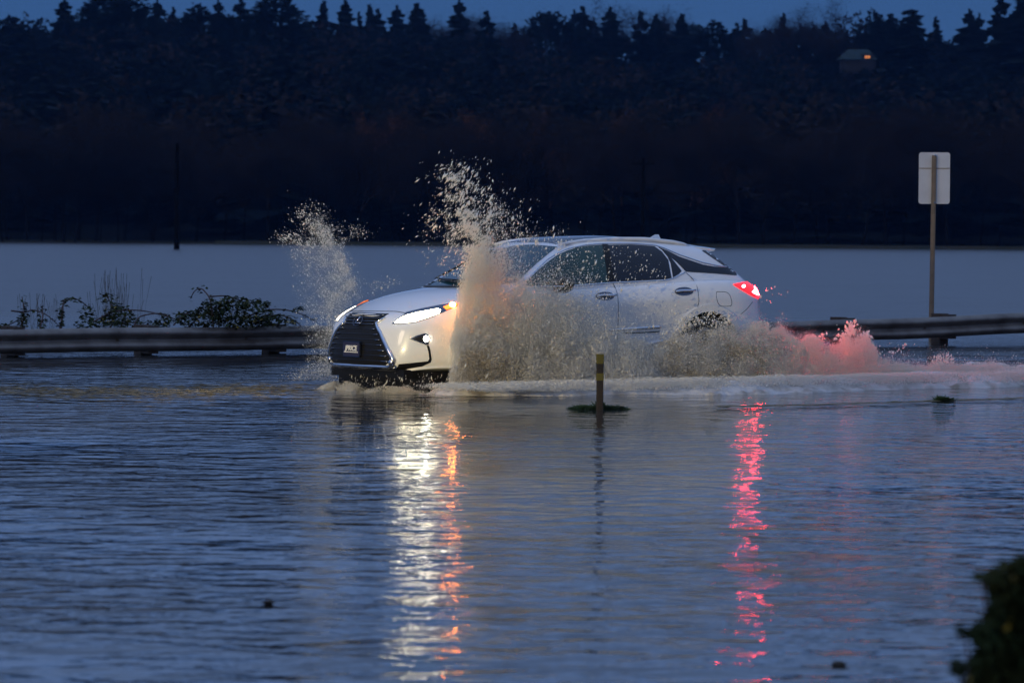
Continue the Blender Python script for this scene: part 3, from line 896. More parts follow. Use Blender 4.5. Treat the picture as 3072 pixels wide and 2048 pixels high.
# greenhouse
def zr(u): return ip(u, [1.2, 1.9, 2.2, 2.6, 3.0, 3.4, 3.8, 4.1, 4.4, 4.8], [1.46, 1.555, 1.585, 1.608, 1.615, 1.600, 1.570, 1.540, 1.505, 1.46])
TL = [0, .14, .34, .54, .72, .86, .95, 1.0]
UFt = [1.02, 1.13, 1.33, 1.54, 1.74, 1.90, 2.00, 2.06]
URt = [4.84, 4.80, 4.72, 4.60, 4.48, 4.38, 4.32, 4.27]
VT = [.885, .875, .84, .79, .735, .68, .63, .585]
NF, NS, NR = 7, 16, 7
def ghring(t, shrink=1.0, dz=0.0):
    uf, ur, vm = ip(t, TL, UFt), ip(t, TL, URt), ip(t, TL, VT)
    out = []
    bow = .24
    # front edge: centre to corner
    def taper(u): return 1 - .17 * max(0, (u - 2.7) / 2.1) ** 2
    pts = []
    for i in range(NF):
        q = i / NF; v = vm * (q * .93); pts.append((uf + bow * (v / vm) ** 2.2, v))
    u0, u1 = uf + bow + .06, ur - .16
    for i in range(NS + 1):
        u = u0 + (u1 - u0) * i / NS; e = 1.0
        if i == 0: e = .985
        pts.append((u, vm * e))
    for i in range(NR, -1, -1):
        q = i / (NR + 1); v = vm * q * .97; pts.append((ur - .16 * (v / vm) ** 3, v))
    um = (uf + ur) / 2
    for u, v in pts:
        z0 = 1.05
        u2 = um + (u - um) * shrink; v2 = v * taper(u) * shrink
        z = z0 + (zr(u2) - z0) * t + dz
        out.append((u2, v2, z))
    return out
rings = [ghring(t) for t in TL] + [ghring(1, .93, .018), ghring(1, .78, .036), ghring(1, .5, .052), ghring(1, .2, .058)]
V = []; Fc = []
m_ = len(rings[0]); rc = 2 * m_ - 2
for rg in rings:
    V += rg + [(a, -b, c) for a, b, c in rg[-2:0:-1]]
for i in range(len(rings) - 1):
    for k in range(rc):
        a = i * rc + k; b = i * rc + (k + 1) % rc
        Fc.append((a, a + rc, b + rc, b))
base = (len(rings) - 1) * rc
for k in range(m_ - 1):
    L_ = [base + k, base + k + 1, base + (rc - k - 1) % rc, base + (rc - k) % rc]
    L_ = [x for i, x in enumerate(L_) if x not in L_[:i]]
    if len(L_) > 2: Fc.append(tuple(L_[::-1]))
cabin = mesh('cabin_shell', V, Fc, car, M['paint'], True)

def apply_mods(o):
    dg = bpy.context.evaluated_depsgraph_get(); dg.update()
    me = bpy.data.meshes.new_from_object(o.evaluated_get(dg))
    o.modifiers.clear(); old = o.data; o.data = me; me.name = old.name
for o, lv in ((body, 2), (cabin, 2)):
    bm = bmesh.new(); bm.from_mesh(o.data); bmesh.ops.recalc_face_normals(bm, faces=bm.faces); bm.to_mesh(o.data); bm.free()
    md = o.modifiers.new('s', 'SUBSURF'); md.levels = lv; md.render_levels = lv
    apply_mods(o)
    o.data.polygons.foreach_set('use_smooth', [True] * len(o.data.polygons))

def bvh_of(objs):
    V = []; P = []
    for o in objs:
        n = len(V); V += [v.co.copy() for v in o.data.vertices]; P += [tuple(i + n for i in p.vertices) for p in o.data.polygons]
    return BVHTree.FromPolygons(V, P)
BV = bvh_of([body, cabin])
EYE = CARI @ Vector((0, 0, H))

# wheel wells
WR = .372; AX = (1.08, 3.87); AR = .425
for ax in AX:
    for s in (-1, 1):
        cm = MB(); cm.tube([(ax, s * .60, .46), (ax, s * 1.2, .46)], [AR, AR], 48)
        co = cm.build('cut', M['well'], None, False)
        co.matrix_world = CARM
        bm = bmesh.new(); bm.from_mesh(co.data); bmesh.ops.recalc_face_normals(bm, faces=bm.faces); bm.to_mesh(co.data); bm.free()
        co.data.materials.clear(); co.data.materials.append(M['paint']); co.data.materials.append(M['well'])
        for p in co.data.polygons: p.material_index = 1
        bpy.context.view_layer.update()
        md = body.modifiers.new('b', 'BOOLEAN'); md.operation = 'DIFFERENCE'; md.solver = 'EXACT'; md.object = co
        apply_mods(body)
        bpy.data.objects.remove(co)

def castpx(px, py):
    d = CARI.to_3x3() @ ray(px, py)
    h = BV.ray_cast(EYE, d)
    return h[0], h[1]
def castdir(o, d):
    h = BV.ray_cast(Vector(o), Vector(d)); return h[0], h[1]

def smooth_poly(P, it=1):
    for _ in range(it):
        Q = []
        for i in range(len(P)):
            a, b = P[i], P[(i + 1) % len(P)]
            Q += [(a[0] * .75 + b[0] * .25, a[1] * .75 + b[1] * .25), (a[0] * .25 + b[0] * .75, a[1] * .25 + b[1] * .75)]
        P = Q
    return P

def patch(name, poly, cast, step, m, off=.003, th=.012, parent=None, mirror=False, rounds=0, flatz=None):
    """conform a 2-D outline to the body: a thin shell standing `off` proud of it, with a rim going in by th"""
    if rounds: poly = smooth_poly(poly, rounds)
    pts = []
    for i in range(len(poly)):
        a, b = Vector(poly[i]), Vector(poly[(i + 1) % len(poly)])
        n = max(1, int((b - a).length / step))
        pts += [a + (b - a) * (j / n) for j in range(n)]
    nb_ = len(pts)
    xs = [p.x for p in pts]; ys = [p.y for p in pts]
    def inside(x, y):
        c = False; j = nb_ - 1
        for i in range(nb_):
            if (ys[i] > y) != (ys[j] > y) and x < (xs[j] - xs[i]) * (y - ys[i]) / (ys[j] - ys[i]) + xs[i]: c = not c
            j = i
        return c
    inner = []
    y = min(ys) + step * .5
    while y < max(ys):
        x = min(xs) + step * .5
        while x < max(xs):
            if inside(x, y) and min((x - a) ** 2 + (y - b) ** 2 for a, b in zip(xs, ys)) > (step * .45) ** 2: inner.append(Vector((x, y)))
            x += step
        y += step
    allp = pts + inner
    vo, eo, fo, *_ = delaunay_2d_cdt([Vector((p.x, p.y)) for p in allp], [(i, (i + 1) % nb_) for i in range(nb_)], [], 1, 1e-7)
    V = []; N = []
    ok = []
    for p in vo:
        h, n = cast(p.x, p.y)
        ok.append(h is not None)
        V.append(h if h is not None else Vector((0, 0, 0))); N.append(n if n is not None else Vector((0, 0, 1)))
    Fc = [tuple(f) for f in fo if all(ok[i] for i in f)]
    used = sorted({i for f in Fc for i in f}); mp = {a: i for i, a in enumerate(used)}
    V2 = [V[i] + N[i] * off for i in used]; N2 = [N[i] for i in used]
    F2 = [tuple(mp[i] for i in f) for f in Fc]
    # orient outwards
    F3 = []
    for f in F2:
        nn = (V2[f[1]] - V2[f[0]]).cross(V2[f[2]] - V2[f[0]])
        F3.append(f if nn.dot(N2[f[0]]) > 0 else f[::-1])
    cnt = {}
    for f in F3:
        for i in range(len(f)):
            e = (f[i], f[(i + 1) % len(f)]); cnt[e] = 1
    bd = [e for e in cnt if (e[1], e[0]) not in cnt]
    bi = {}; bt = {}
    for a, b in bd:
        for q in (a, b):
            if q not in bi:
                bi[q] = len(V2); V2.append(V2[q] - N2[q] * (th + off))
                bt[q] = len(V2); V2.append(V2[q].copy())
    for a, b in bd: F3.append((bt[b], bt[a], bi[a], bi[b]))
    if mirror:
        n = len(V2); V2 = V2 + [Vector((v.x, -v.y, v.z)) for v in V2]
        F3 = F3 + [tuple(i + n for i in f[::-1]) for f in F3]
    o = mesh(name, V2, F3, parent or car, m, True)
    # sharp rim
    return o
def both(name, poly, cast, step, m, **k):
    """one mesh for this side and one for the far side"""
    lab = k.pop('labels', (None, None))
    a = patch(name, poly, cast, step, m, **k)
    me = a.data.copy()
    me.transform(Matrix.Scale(-1, 4, (0, 1, 0))); me.flip_normals()
    b = bpy.data.objects.new(name, me); col.objects.link(b); b.parent = a.parent
    return a, b
def strand(name, line, cast, r, m, off=0.0, parent=None, step=6, flat=1.0, seg=6, mirror=True, sm=True):
    P = []
    for i in range(len(line) - 1):
        a, b = line[i], line[i + 1]; n = max(1, int(math.hypot(b[0] - a[0], b[1] - a[1]) / step))
        for j in range(n + (i == len(line) - 2)):
            x, y = a[0] + (b[0] - a[0]) * j / n, a[1] + (b[1] - a[1]) * j / n
            h, nn = cast(x, y)
            if h is not None: P.append(h + nn * off)
    if len(P) < 2: return None
    if sm and len(P) > 4:
        for _ in range(2): P = [P[0]] + [(P[i - 1] + P[i] * 2 + P[i + 1]) / 4 for i in range(1, len(P) - 1)] + [P[-1]]
    mb = MB(); mb.tube(P, r, seg)
    if mirror:
        n = mb.n; mb.V += [(v[0], -v[1], v[2]) for v in mb.V]; mb.F += [tuple(i + n for i in f[::-1]) for f in mb.F]; mb.n = len(mb.V)
    return mb.build(name, m, parent or car, True)

# ---- side glass
wf = [(1580, 846), (1610, 815), (1643, 786), (1672, 766), (1702, 752), (1730, 743), (1760, 738), (1806, 735), (1818, 790), (1824, 849), (1762, 852), (1704, 856), (1580, 858)]
wr = [(1822, 735), (1893, 734), (1962, 739), (1985, 755), (2004, 780), (2014, 834), (1998, 838), (1840, 846), (1834, 790)]
wq = [(1986, 750), (2010, 770), (2044, 813), (2036, 822), (2019, 832), (2012, 790), (2003, 770)]
a, b = both('front_side_window', wf, castpx, 9, M['glass_front'], off=.004)
a, b = both('rear_side_window', wr, castpx, 9, M['glass_dark'], off=.004)
a, b = both('quarter_window', wq, castpx, 6, M['glass_dark'], off=.005)
both('window_pillar', [(1806, 734), (1823, 734), (1836, 790), (1842, 847), (1823, 849), (1816, 790)], castpx, 6, M['black'], off=.006)
both('pillar_panel', [(1975, 742), (2000, 752), (2036, 770), (2107, 794), (2140, 800), (2179, 803), (2200, 808), (2232, 828), (2150, 821), (2058, 815), (2030, 786), (1996, 757)], castpx, 7, M['glass_dark'], off=.005)
wtrim = [(1572, 852), (1606, 814), (1641, 780), (1672, 761), (1702, 747), (1757, 735), (1814, 731), (1893, 731), (1964, 736), (1990, 744), (2036, 764), (2107, 788), (2150, 797), (2183, 801)]
strand('window_trim', wtrim, castpx, .008, M['chrome'], .003)
strand('window_trim', [(1590, 862), (1704, 858), (1762, 854), (1839, 848), (1920, 845), (2000, 841), (2020, 835), (2054, 817)], castpx, .008, M['chrome'], .004)
# ---- windscreen and cowl, roof glass
scr = [(1285, 853), (1318, 838), (1352, 817), (1388, 797), (1440, 770), (1500, 747), (1545, 737), (1600, 734), (1672, 741), (1650, 757), (1610, 790), (1570, 828), (1548, 848), (1500, 853), (1400, 856), (1300, 857)]
patch('windscreen', scr, castpx, 10, M['screen'], .004)
patch('cowl', [(1252, 858), (1262, 849), (1304, 836), (1306, 845), (1285, 855), (1300, 858), (1500, 856), (1500, 862), (1380, 862), (1300, 861), (1252, 861)], castpx, 6, M['black'], .008)
def top_cast(x, y): return castdir((x, y, 3), (0, 0, -1))
patch('roof_glass', [(2.20, -.46), (2.5, -.50), (3.1, -.50), (3.1, .50), (2.5, .50), (2.20, .46), (2.16, 0)], top_cast, .08, M['glass_dark'], .003)
for ln in ([(1390, 855), (1340, 847), (1312, 838)], [(1420, 857), (1400, 848), (1330, 843)]):
    strand('wiper', ln, castpx, .011, M['black'], .022, mirror=False)
strand('screen_edge', [(1262, 852), (1290, 843), (1330, 826), (1372, 803), (1400, 788), (1440, 768), (1480, 753)], castpx, .014, M['black'], .006, mirror=False)
patch('rear_window_edge', [(2106, 752), (2128, 753), (2176, 789), (2226, 826), (2200, 808), (2180, 802), (2150, 782)], castpx, 5, M['glass_dark'], .006)
for s in (-1, 1):      # roof rails
    P = [Vector((u, s * v, z)) for u, v, z in [(2.16, .555, 1.572), (2.28, .56, 1.594), (2.5, .56, 1.618), (2.9, .560, 1.640), (3.3, .555, 1.640), (3.7, .53, 1.610), (3.85, .52, 1.588), (3.95, .51, 1.565)]]
    mb = MB(); mb.tube(P, [.010, .018, .020, .020, .020, .020, .017, .010], 8); mb.build('roof_rail', M['chrome'] if False else M['paint'], car, True)
# spoiler
mb = MB()
sec = [(3.90, 1.600), (4.15, 1.592), (4.38, 1.568), (4.52, 1.552), (4.524, 1.540), (4.42, 1.528), (4.15, 1.50), (3.90, 1.50)]
ys_ = np.linspace(-.60, .60, 15)
for y in ys_:
    f_ = 1 - .42 * (abs(y) / .60) ** 2.2
    mb.V += [(3.90 + (u - 3.90) * f_, y * .90, z - .045 * (abs(y) / .6) ** 2 * (1 - .6 * (u - 3.9) / .6)) for u, z in sec]
n8 = len(sec); mb.n = len(mb.V)
for i in range(len(ys_) - 1):
    for k in range(n8): mb.F.append((i * n8 + k, i * n8 + (k + 1) % n8, (i + 1) * n8 + (k + 1) % n8, (i + 1) * n8 + k))
mb.F += [tuple(range(n8 - 1, -1, -1)), tuple((len(ys_) - 1) * n8 + k for k in range(n8))]
mb.build('rear_spoiler', M['paint'], car)
# antenna fin
mb = MB()
mb.add([(3.72, -.03, 1.60), (3.96, -.035, 1.59), (3.96, .035, 1.59), (3.72, .03, 1.60), (3.88, 0, 1.688), (3.93, 0, 1.688)], [(0, 1, 5, 4), (3, 4, 5, 2), (0, 4, 3), (1, 2, 5), (0, 3, 2, 1)])
mb.build('antenna_fin', M['paint'], car)
# rear window
def rear_cast(y, z): return castdir((6, y, z), (-1, 0, 0))
patch('rear_window', [(-.70, 1.22), (.70, 1.22), (.60, 1.49), (-.60, 1.49)], rear_cast, .08, M['glass_dark'], .004, rounds=1)
# ---- body seams
for ln in ([(1839, 850), (1848, 868), (1853, 884), (1855, 920), (1854, 981), (1852, 1040)], [(2058, 818), (2080, 838), (2090, 855), (2095, 880), (2097, 905), (2092, 924)],
           [(2258, 905), (2240, 928), (2222, 942)]):
    strand('panel_seam', ln, castpx, .0035, M['seam'], .000)
strand('panel_seam', [(2150, 875), (2180, 875), (2188, 880), (2196, 905), (2196, 918), (2160, 919), (2154, 912), (2147, 882), (2150, 875)], castpx, .003, M['seam'], .000)
# hood shut line
strand('panel_seam', [(1046, 933), (1110, 933.5), (1189, 934), (1216, 939)], castpx, .004, M['seam'], .001, mirror=False)
# door mouldings and sills
strand('door_moulding', [(1780, 992), (1811, 990), (1900, 985), (1981, 980)], castpx, .014, M['chrome'], .004)
strand('sill_trim', [(1880, 1052), (1910, 1043), (1950, 1031), (2004, 1018)], castpx, .022, M['paint'], .004)
strand('door_moulding', [(1868, 999), (1930, 997), (1978, 994)], castpx, .006, M['seam'], .002)
# ---- door handles
for cx, cy in ((1815, 888), (2052, 874)):
    el = [(cx + 28 * math.cos(t), cy + 13 * math.sin(t)) for t in np.linspace(0, 2 * math.pi, 24, endpoint=False)]
    a, b = both('handle_cup', el, castpx, 5, M['dchrome'], off=.002, th=.004)
    h = strand('door_handle', [(cx - 28, cy + 3), (cx - 10, cy), (cx + 12, cy), (cx + 29, cy - 1)], castpx, .013, M['chrome'], .03, step=6, mirror=False)
    me = h.data.copy(); me.transform(Matrix.Scale(-1, 4, (0, 1, 0))); me.flip_normals(); h2 = bpy.data.objects.new('door_handle', me); col.objects.link(h2); h2.parent = car
# ---- wheel arch flares
def side_cast(x, z): return castdir((x, -2, z), (0, 1, 0))
for ax in AX:
    aa = [R(t) for t in np.linspace(-12, 192, 40)]
    r1 = AR + .002
    poly = [(ax + r1 * math.cos(a), .46 + r1 * math.sin(a)) for a in aa] + [(ax + (AR + .085) * math.cos(a) * 1.0, .46 + (AR + .075) * math.sin(a)) for a in aa[::-1]]
    both('wheel_arch', poly, side_cast, .03, M['paint'], off=.016, th=.02)
# ---- wheels
def lathe(prof, seg=40):
    mb = MB(); V = []; n = len(prof)
    for k in range(seg):
        a = 2 * math.pi * k / seg
        V += [(math.cos(a) * r, y, math.sin(a) * r) for r, y in prof]
    Fc = [(k * n + i, k * n + i + 1, ((k + 1) % seg) * n + i + 1, ((k + 1) % seg) * n + i) for k in range(seg) for i in range(n - 1)]
    mb.add(V, Fc); return mb
for ax in AX:
    for s in (-1, 1):
        w = empty('wheel', (ax, s * .82, .455)); w.parent = car
        if s > 0: w.rotation_euler = (0, 0, math.pi)
        t = lathe([(.26, .10), (.33, .115), (.362, .10), (.372, .06), (.372, -.06), (.362, -.10), (.33, -.115), (.26, -.10)], 48).build('tyre', M['tyre'], w, True)
        mb = lathe([(.26, .10), (.262, -.085), (.245, -.10), (.235, -.07), (.235, .02)], 40)
        for k in range(5):
            for d in (-.14, .14):
                a = 2 * math.pi * k / 5 + d
                mb.tube([(math.cos(a - d) * .05, -.075, math.sin(a - d) * .05), (math.cos(a) * .245, -.088, math.sin(a) * .245)], [.026, .018], 6)
        mb.tube([(0, -.10, 0), (0, -.04, 0)], [.05, .06], 16)
        mb.build('rim', M['rim'], w)
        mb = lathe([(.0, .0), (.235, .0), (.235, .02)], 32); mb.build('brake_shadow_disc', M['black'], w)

# ---- face
grl = [(1042, 938), (1100, 939), (1167, 941), (1150, 953), (1124, 970), (1137, 998), (1152, 1034), (1166, 1064), (1173, 1080), (1168, 1087), (1157, 1094), (1080, 1092), (998, 1088), (996, 1078), (1004, 1030), (1012, 990), (1021, 968), (1032, 947)]
def mirror_cast(f):
    def g_(x, y):
        h, n = f(x, y); return h, n
    return g_
# the far edge of the grille is seen at a glancing angle: build the shape from this side's half in body coordinates
def front_cast(y, z): return castdir((-2, y, z), (1, 0, 0))
def yz(px, py):
    h, n = castpx(px, py); return (h.y, h.z) if h else None
half = [yz(*p) for p in [(1100, 939), (1167, 941), (1150, 953), (1124, 970), (1137, 998), (1152, 1034), (1166, 1064), (1173, 1080), (1168, 1087), (1157, 1094), (1080, 1092)]]
half = [h for h in half if h]
outl = [(y, z) for y, z in half if y < -.02]
poly = outl + [(-y, z) for y, z in outl[::-1]]
grille = patch('grille', poly, front_cast, .035, M['black'], .004)
zt_ = max(z for y, z in poly); zb_ = min(z for y, z in poly)
def gw(z):       # half width of the grille at height z
    c = [(-y, zz) for y, zz in outl]; best = []
    for i in range(len(c) - 1):
        (y0, z0), (y1, z1) = c[i], c[i + 1]
        if (z0 - z) * (z1 - z) <= 0 and z0 != z1: best.append(y0 + (y1 - y0) * (z - z0) / (z1 - z0))
    return max(best) if best else .2
slats = [(zt_ - .022 - i * .030, .0065, 'dchrome') for i in range(4)] + [(zt_ - .155 - i * .052, .0028, 'dchrome') for i in range(8)]
for z, r_, m__ in slats:
    if z < zb_ + .03: continue
    w = gw(z) - .012
    P = []
    for t in np.linspace(-1, 1, 25):
        h, n = front_cast(t * w, z)
        if h: P.append(h + n * .011)
    mb = MB(); mb.tube(P, r_, 6, .8); mb.build('slat', M[m__], grille, True)
    if r_ < .004:       # pale shaped ends of the lower slats
        for s in (-1, 1):
            P = []
            for t in np.linspace(.80, 1, 5):
                h, n = front_cast(s * t * w, z - .006 * (1 - abs(t - .9) * 10)); P.append(h + n * .012)
            mb = MB(); mb.tube(P, [.004, .009, .011, .009, .004], 6); mb.build('slat_end', M['dchrome'], grille, True)
# chrome frame: runs down both sides and across the chin
def frame_strip(pts, wd, name, m, off=.014, r_=.017):
    P = []; mb = MB()
    for y, z in pts:
        h, n = front_cast(y, z)
        if h: P.append(h + n * off)
    mb.tube(P, r_, 8); return mb.build(name, m, grille, True)
lowcorner = min(outl, key=lambda q: q[1] * 2 + q[0])
side_pts = [p for p in outl if p[1] <= [q for q in outl if True][3][1] + .01][:]
wi = 2 if len(outl) > 3 else 0
for s in (-1, 1):
    seq = [(s * -abs(y) * 1.0, z) for y, z in outl[wi + 0:]]
    dense = []
    for i in range(len(seq) - 1):
        for t in (0, .33, .66): dense.append((seq[i][0] + (seq[i + 1][0] - seq[i][0]) * t, seq[i][1] + (seq[i + 1][1] - seq[i][1]) * t))
    dense = [(y * 1.0 + (-s) * -.0, z) for y, z in dense if z > zb_ + .015]
    P = []
    for y, z in dense:
        h, n = front_cast(y + math.copysign(.024 , y), z)
        if h: P.append(h + n * .008)
    mb = MB(); mb.tube(P, [.010 + .030 * i / len(P) for i in range(len(P))], 8, .8); mb.build('grille_frame', M['chrome'], grille, True)
wb = gw(zb_ + .03)
P = []; Pl = []
for t in np.linspace(-1, 1, 33):
    yy = t * (wb + .05); up_ = .032 * max(0, (abs(t) - .88) / .12)
    h, n = front_cast(yy, zb_ - .018 + up_)
    if h: P.append(h + Vector((-.016, 0, 0)))
    h, n = front_cast(yy, max(.335, zb_ - .055 + up_))
    if h: Pl.append(h + Vector((-.012, 0, 0)))
mb = MB(); mb.tube(P, .021, 8, 1.0); mb.build('grille_frame', M['chrome'], grille, True)
mb = MB(); mb.tube(Pl, .022, 8, 1.0); mb.build('chin_trim', M['dchrome'], grille, True)
# oval badge with a slanted stroke
lz = yz(1068, 966); ly = 0.0; lz = lz[1] if lz else zt_ - .14
h, n = front_cast(0, lz)
bc = h + n * .028
e1 = Vector((0, 1, 0)); e2 = n.cross(e1).normalized(); e2 = e2 if e2.z > 0 else -e2
mb = MB()
ringp = [bc + e1 * .074 * math.cos(t) + e2 * .054 * math.sin(t) for t in np.linspace(0, 2 * math.pi, 33)]
mb.tube(ringp, .0048, 6, 1, False)
badge = mb.build('badge', M['dchrome'], car, True)
mb = MB()
# viewed from the front the car's own right is image left: +y maps to image left
mb.tube([bc + e1 * q0 + e2 * q1 + n * .003 for q0, q1 in [(-.020, .045), (.004, .008), (.024, -.022)]], [.006, .008, .008], 6)
mb.tube([bc + e1 * q0 + e2 * q1 + n * .003 for q0, q1 in [(.026, -.026), (-.02, -.026), (-.062, -.020)]], [.008, .007, .004], 6)
mb.build('badge_letter', M['chrome'], badge, True)
# plate
pc = [yz(1036, 1025), yz(1087, 1025), yz(1061, 1047)]
pz = pc[2][1]
h, n = front_cast(0, pz)
plate = empty('number_plate'); plate.parent = car
n = Vector((-1, 0, .06)).normalized()
pcn = h + n * .034
plate.matrix_local = Matrix.Translation(pcn) @ Matrix(((0, 0, -1), (-1, 0, 0), (0, 1, 0))).to_4x4()   # plate x = image right (-y), plate y = up, plate z = forward
M['plate_b'] = mat('dealer_plate_navy', (.020, .020, .05), .4)
M['plate_w'] = mat('plate_white', (.70, .70, .68), .5)
PWd, PHt = .305, .160
def rrect(w, h, r, z0, z1):
    ring = []
    for (a_, sx_, sy_) in ((0, 1, 1), (90, -1, 1), (180, -1, -1), (270, 1, -1)):
        for t in range(5): ring.append((sx_ * (w / 2 - r) + math.cos(R(a_ + t * 22.5)) * r, sy_ * (h / 2 - r) + math.sin(R(a_ + t * 22.5)) * r))
    n = len(ring); V = [(x, y, z0) for x, y in ring] + [(x, y, z1) for x, y in ring]
    return V, [tuple(range(n - 1, -1, -1)), tuple(range(n, 2 * n))] + [(i, (i + 1) % n, n + (i + 1) % n, n + i) for i in range(n)]
mb = MB(); v, f = rrect(PWd, PHt, .016, -.02, 0); mb.add(v, f); mb.build('plate_base', M['dchrome'], plate)
mb = MB(); v, f = rrect(PWd - .018, PHt - .018, .012, 0, .003); mb.add(v, f); mb.build('plate_face', M['plate_b'], plate)
def text(name, s, size, loc, m, parent, shear=0.0, sxs=1.0, ext=.002, off_=0.0):
    cu = bpy.data.curves.new(name, 'FONT'); cu.body = s; cu.size = size; cu.extrude = ext; cu.align_x = 'CENTER'; cu.shear = shear; cu.offset = off_
    ob = bpy.data.objects.new(name, cu); col.objects.link(ob)
    dg = bpy.context.evaluated_depsgraph_get()
    me = bpy.data.meshes.new_from_object(ob.evaluated_get(dg)); bpy.data.objects.remove(ob)
    for v in me.vertices: v.co.x *= sxs
    o = link(name, me, parent, m); o.location = loc; return o
text('lettering', 'JPRICE', .072, (0, -.014, .004), M['plate_w'], plate, .25, 1.02, off_=.0022)
mb = MB()
for i in range(17): mb.box((-.118 + i * .0148, -.030, .004), (.010, .010, .003))
mb.build('small_lettering', M['plate_w'], plate)

# ---- headlamps (this side and its mirror image)
hl = [(1176, 971), (1196, 956), (1214, 942), (1219, 936.5), (1262, 926), (1319, 915), (1355, 909.5), (1374, 912), (1380, 916), (1350, 928), (1325, 939), (1288, 954), (1246, 967), (1204, 972)]
a, b = both('headlight', hl, castpx, 6, M['dchrome'], off=.005)
led = [(1184, 968.5), (1202, 956), (1220, 947), (1250, 939.5), (1285, 932.5), (1314, 927.5), (1322, 931), (1318, 940), (1288, 951), (1246, 964.5), (1204, 969.5)]
l1, l2 = both('headlight_lens', led, castpx, 5, M['white_led'], off=.010)
l1.parent = a; l2.parent = b
M['far_led'] = mat('headlamp_light_seen_edge_on', (1, 1, 1), .3, emis=(1, .90, .65), es=5.0)
l2.data.materials.clear(); l2.data.materials.append(M['far_led'])
for ln in ([(1214, 947), (1222, 955), (1224, 967)], [(1247, 936), (1254, 946), (1254, 961)], [(1283, 929.5), (1290, 938), (1289, 950)], [(1190, 967), (1210, 963.5), (1246, 958), (1288, 945), (1316, 936)]):
    q = strand('lens_divider', ln, castpx, .0042, M['chrome'], .014, step=4, mirror=False)
    if q: q.parent = a
amb = [(1330, 922), (1350, 914), (1366, 911.5), (1376, 914), (1366, 920), (1340, 930)]
l3, l4 = both('amber_marker', amb, castpx, 4, M['amber_lens'], off=.010)
l3.parent = a; l4.parent = b
el = [(1358 + 9 * math.cos(t), 917 + 6 * math.sin(t)) for t in np.linspace(0, 2 * math.pi, 12, endpoint=False)]
l5, l6 = both('amber_lamp', el, castpx, 3, M['amber'], off=.016)
l5.parent = a; l6.parent = b
M['amber_dim'] = mat('amber_lens_seen_edge_on', (.7, .16, .02), .2, emis=(1, .2, .02), es=.6)
for q in (l4, l6): q.data.materials.clear(); q.data.materials.append(M['amber_dim'])
# fog lamp
fg = [(1228, 1016.5), (1250, 1006), (1273, 999.5), (1283, 1003), (1288, 1014), (1285, 1035), (1277, 1034), (1255, 1026)]
a, b = both('fog_lamp', fg, castpx, 4, M['dchrome'], off=.005)
fi = [(1238, 1016), (1272, 1003), (1282, 1014), (1280, 1030), (1262, 1025)]
c, d = both('fog_recess', fi, castpx, 4, M['black'], off=.008); c.parent = a; d.parent = b
el = [(1278 + 7.5 * math.cos(t), 1016 + 9 * math.sin(t)) for t in np.linspace(0, 2 * math.pi, 16, endpoint=False)]
c, d = both('fog_bulb', el, castpx, 3, M['fog_led'], off=.014); c.parent = a; d.parent = b
# lower air intake: upright slot and floor
both('air_intake', [(1280, 1036), (1286, 1036), (1291, 1050), (1295, 1078), (1291, 1087), (1266, 1098), (1222, 1105), (1200, 1112), (1188, 1112), (1196, 1092), (1240, 1088), (1284, 1083), (1288, 1076), (1285, 1054)], castpx, 5, M['black'], off=.004)
strand('bumper_lip', [(1222, 1108), (1266, 1103), (1310, 1100), (1352, 1099)], castpx, .016, M['paint'], .006)
# underside skirt
mb = MB()
for s in (-1, 1):
    pass
P = []
for u in (.03, .06, .12, .25, .45, .62):
    pass
mb.box((.42, 0, .275), (.50, 1.30, .09)); mb.box((.62, 0, .13), (.50, 1.62, .36)); mb.box((2.45, 0, .275), (2.0, 1.60, .09)); mb.build('underside', M['black'], car)
# ---- tail lamps
tl = [(2199, 853), (2230, 847), (2262, 845), (2273, 847), (2278, 862), (2277, 885), (2274, 896), (2250, 884), (2222, 868)]
a, b = both('tail_light', tl, castpx, 4, M['red_lens'], off=.008)
el = [(2229 + 5 * math.cos(t), 859.5 + 4.5 * math.sin(t)) for t in np.linspace(0, 2 * math.pi, 12, endpoint=False)]
c, d = both('brake_bulb', el, castpx, 3, M['red_led'], off=.014); c.parent = a; d.parent = b
c, d = both('brake_strip', [(2260, 850), (2268, 851), (2275, 866), (2275, 886), (2262, 882), (2254, 876), (2262, 868)], castpx, 3, M['red_led'], off=.014); c.parent = a; d.parent = b
mb = MB(); mb.box((4.60, 0, .80), (.02, .5, .14)); mb.build('rear_plate_recess', M['black'], car)
# ---- door mirrors
for s in (-1, 1):
    h, n = castpx(1668, 868)
    base_ = Vector((h.x, s * abs(h.y), h.z))
    mb = MB(); mb.tube([base_, base_ + Vector((-.02, s * .10, .015))], [.035, .028], 8); mr_ = mb.build('mirror', M['black'], car)
    bm = bmesh.new(); bmesh.ops.create_icosphere(bm, subdivisions=3, radius=1)
    for v in bm.verts:
        x, y, z = v.co
        if x > .25: x = .25
        v.co = (x * .13, y * .125, z * .085 * (1 - .12 * y * s))
    me = bpy.data.meshes.new('mirror_housing'); bm.to_mesh(me); bm.free()
    mo = link('mirror_housing', me, mr_, M['black'], True); mo.location = base_ + Vector((-.02, s * .17, .05))
    mb = MB(); mb.tube([base_ + Vector((-.15 + .05 * abs(q) ** 2, s * (.17 + .11 * q), .035)) for q in (-1, -.5, 0, .5, 1)], .007, 6); mb.build('mirror_trim', M['chrome'], mr_)

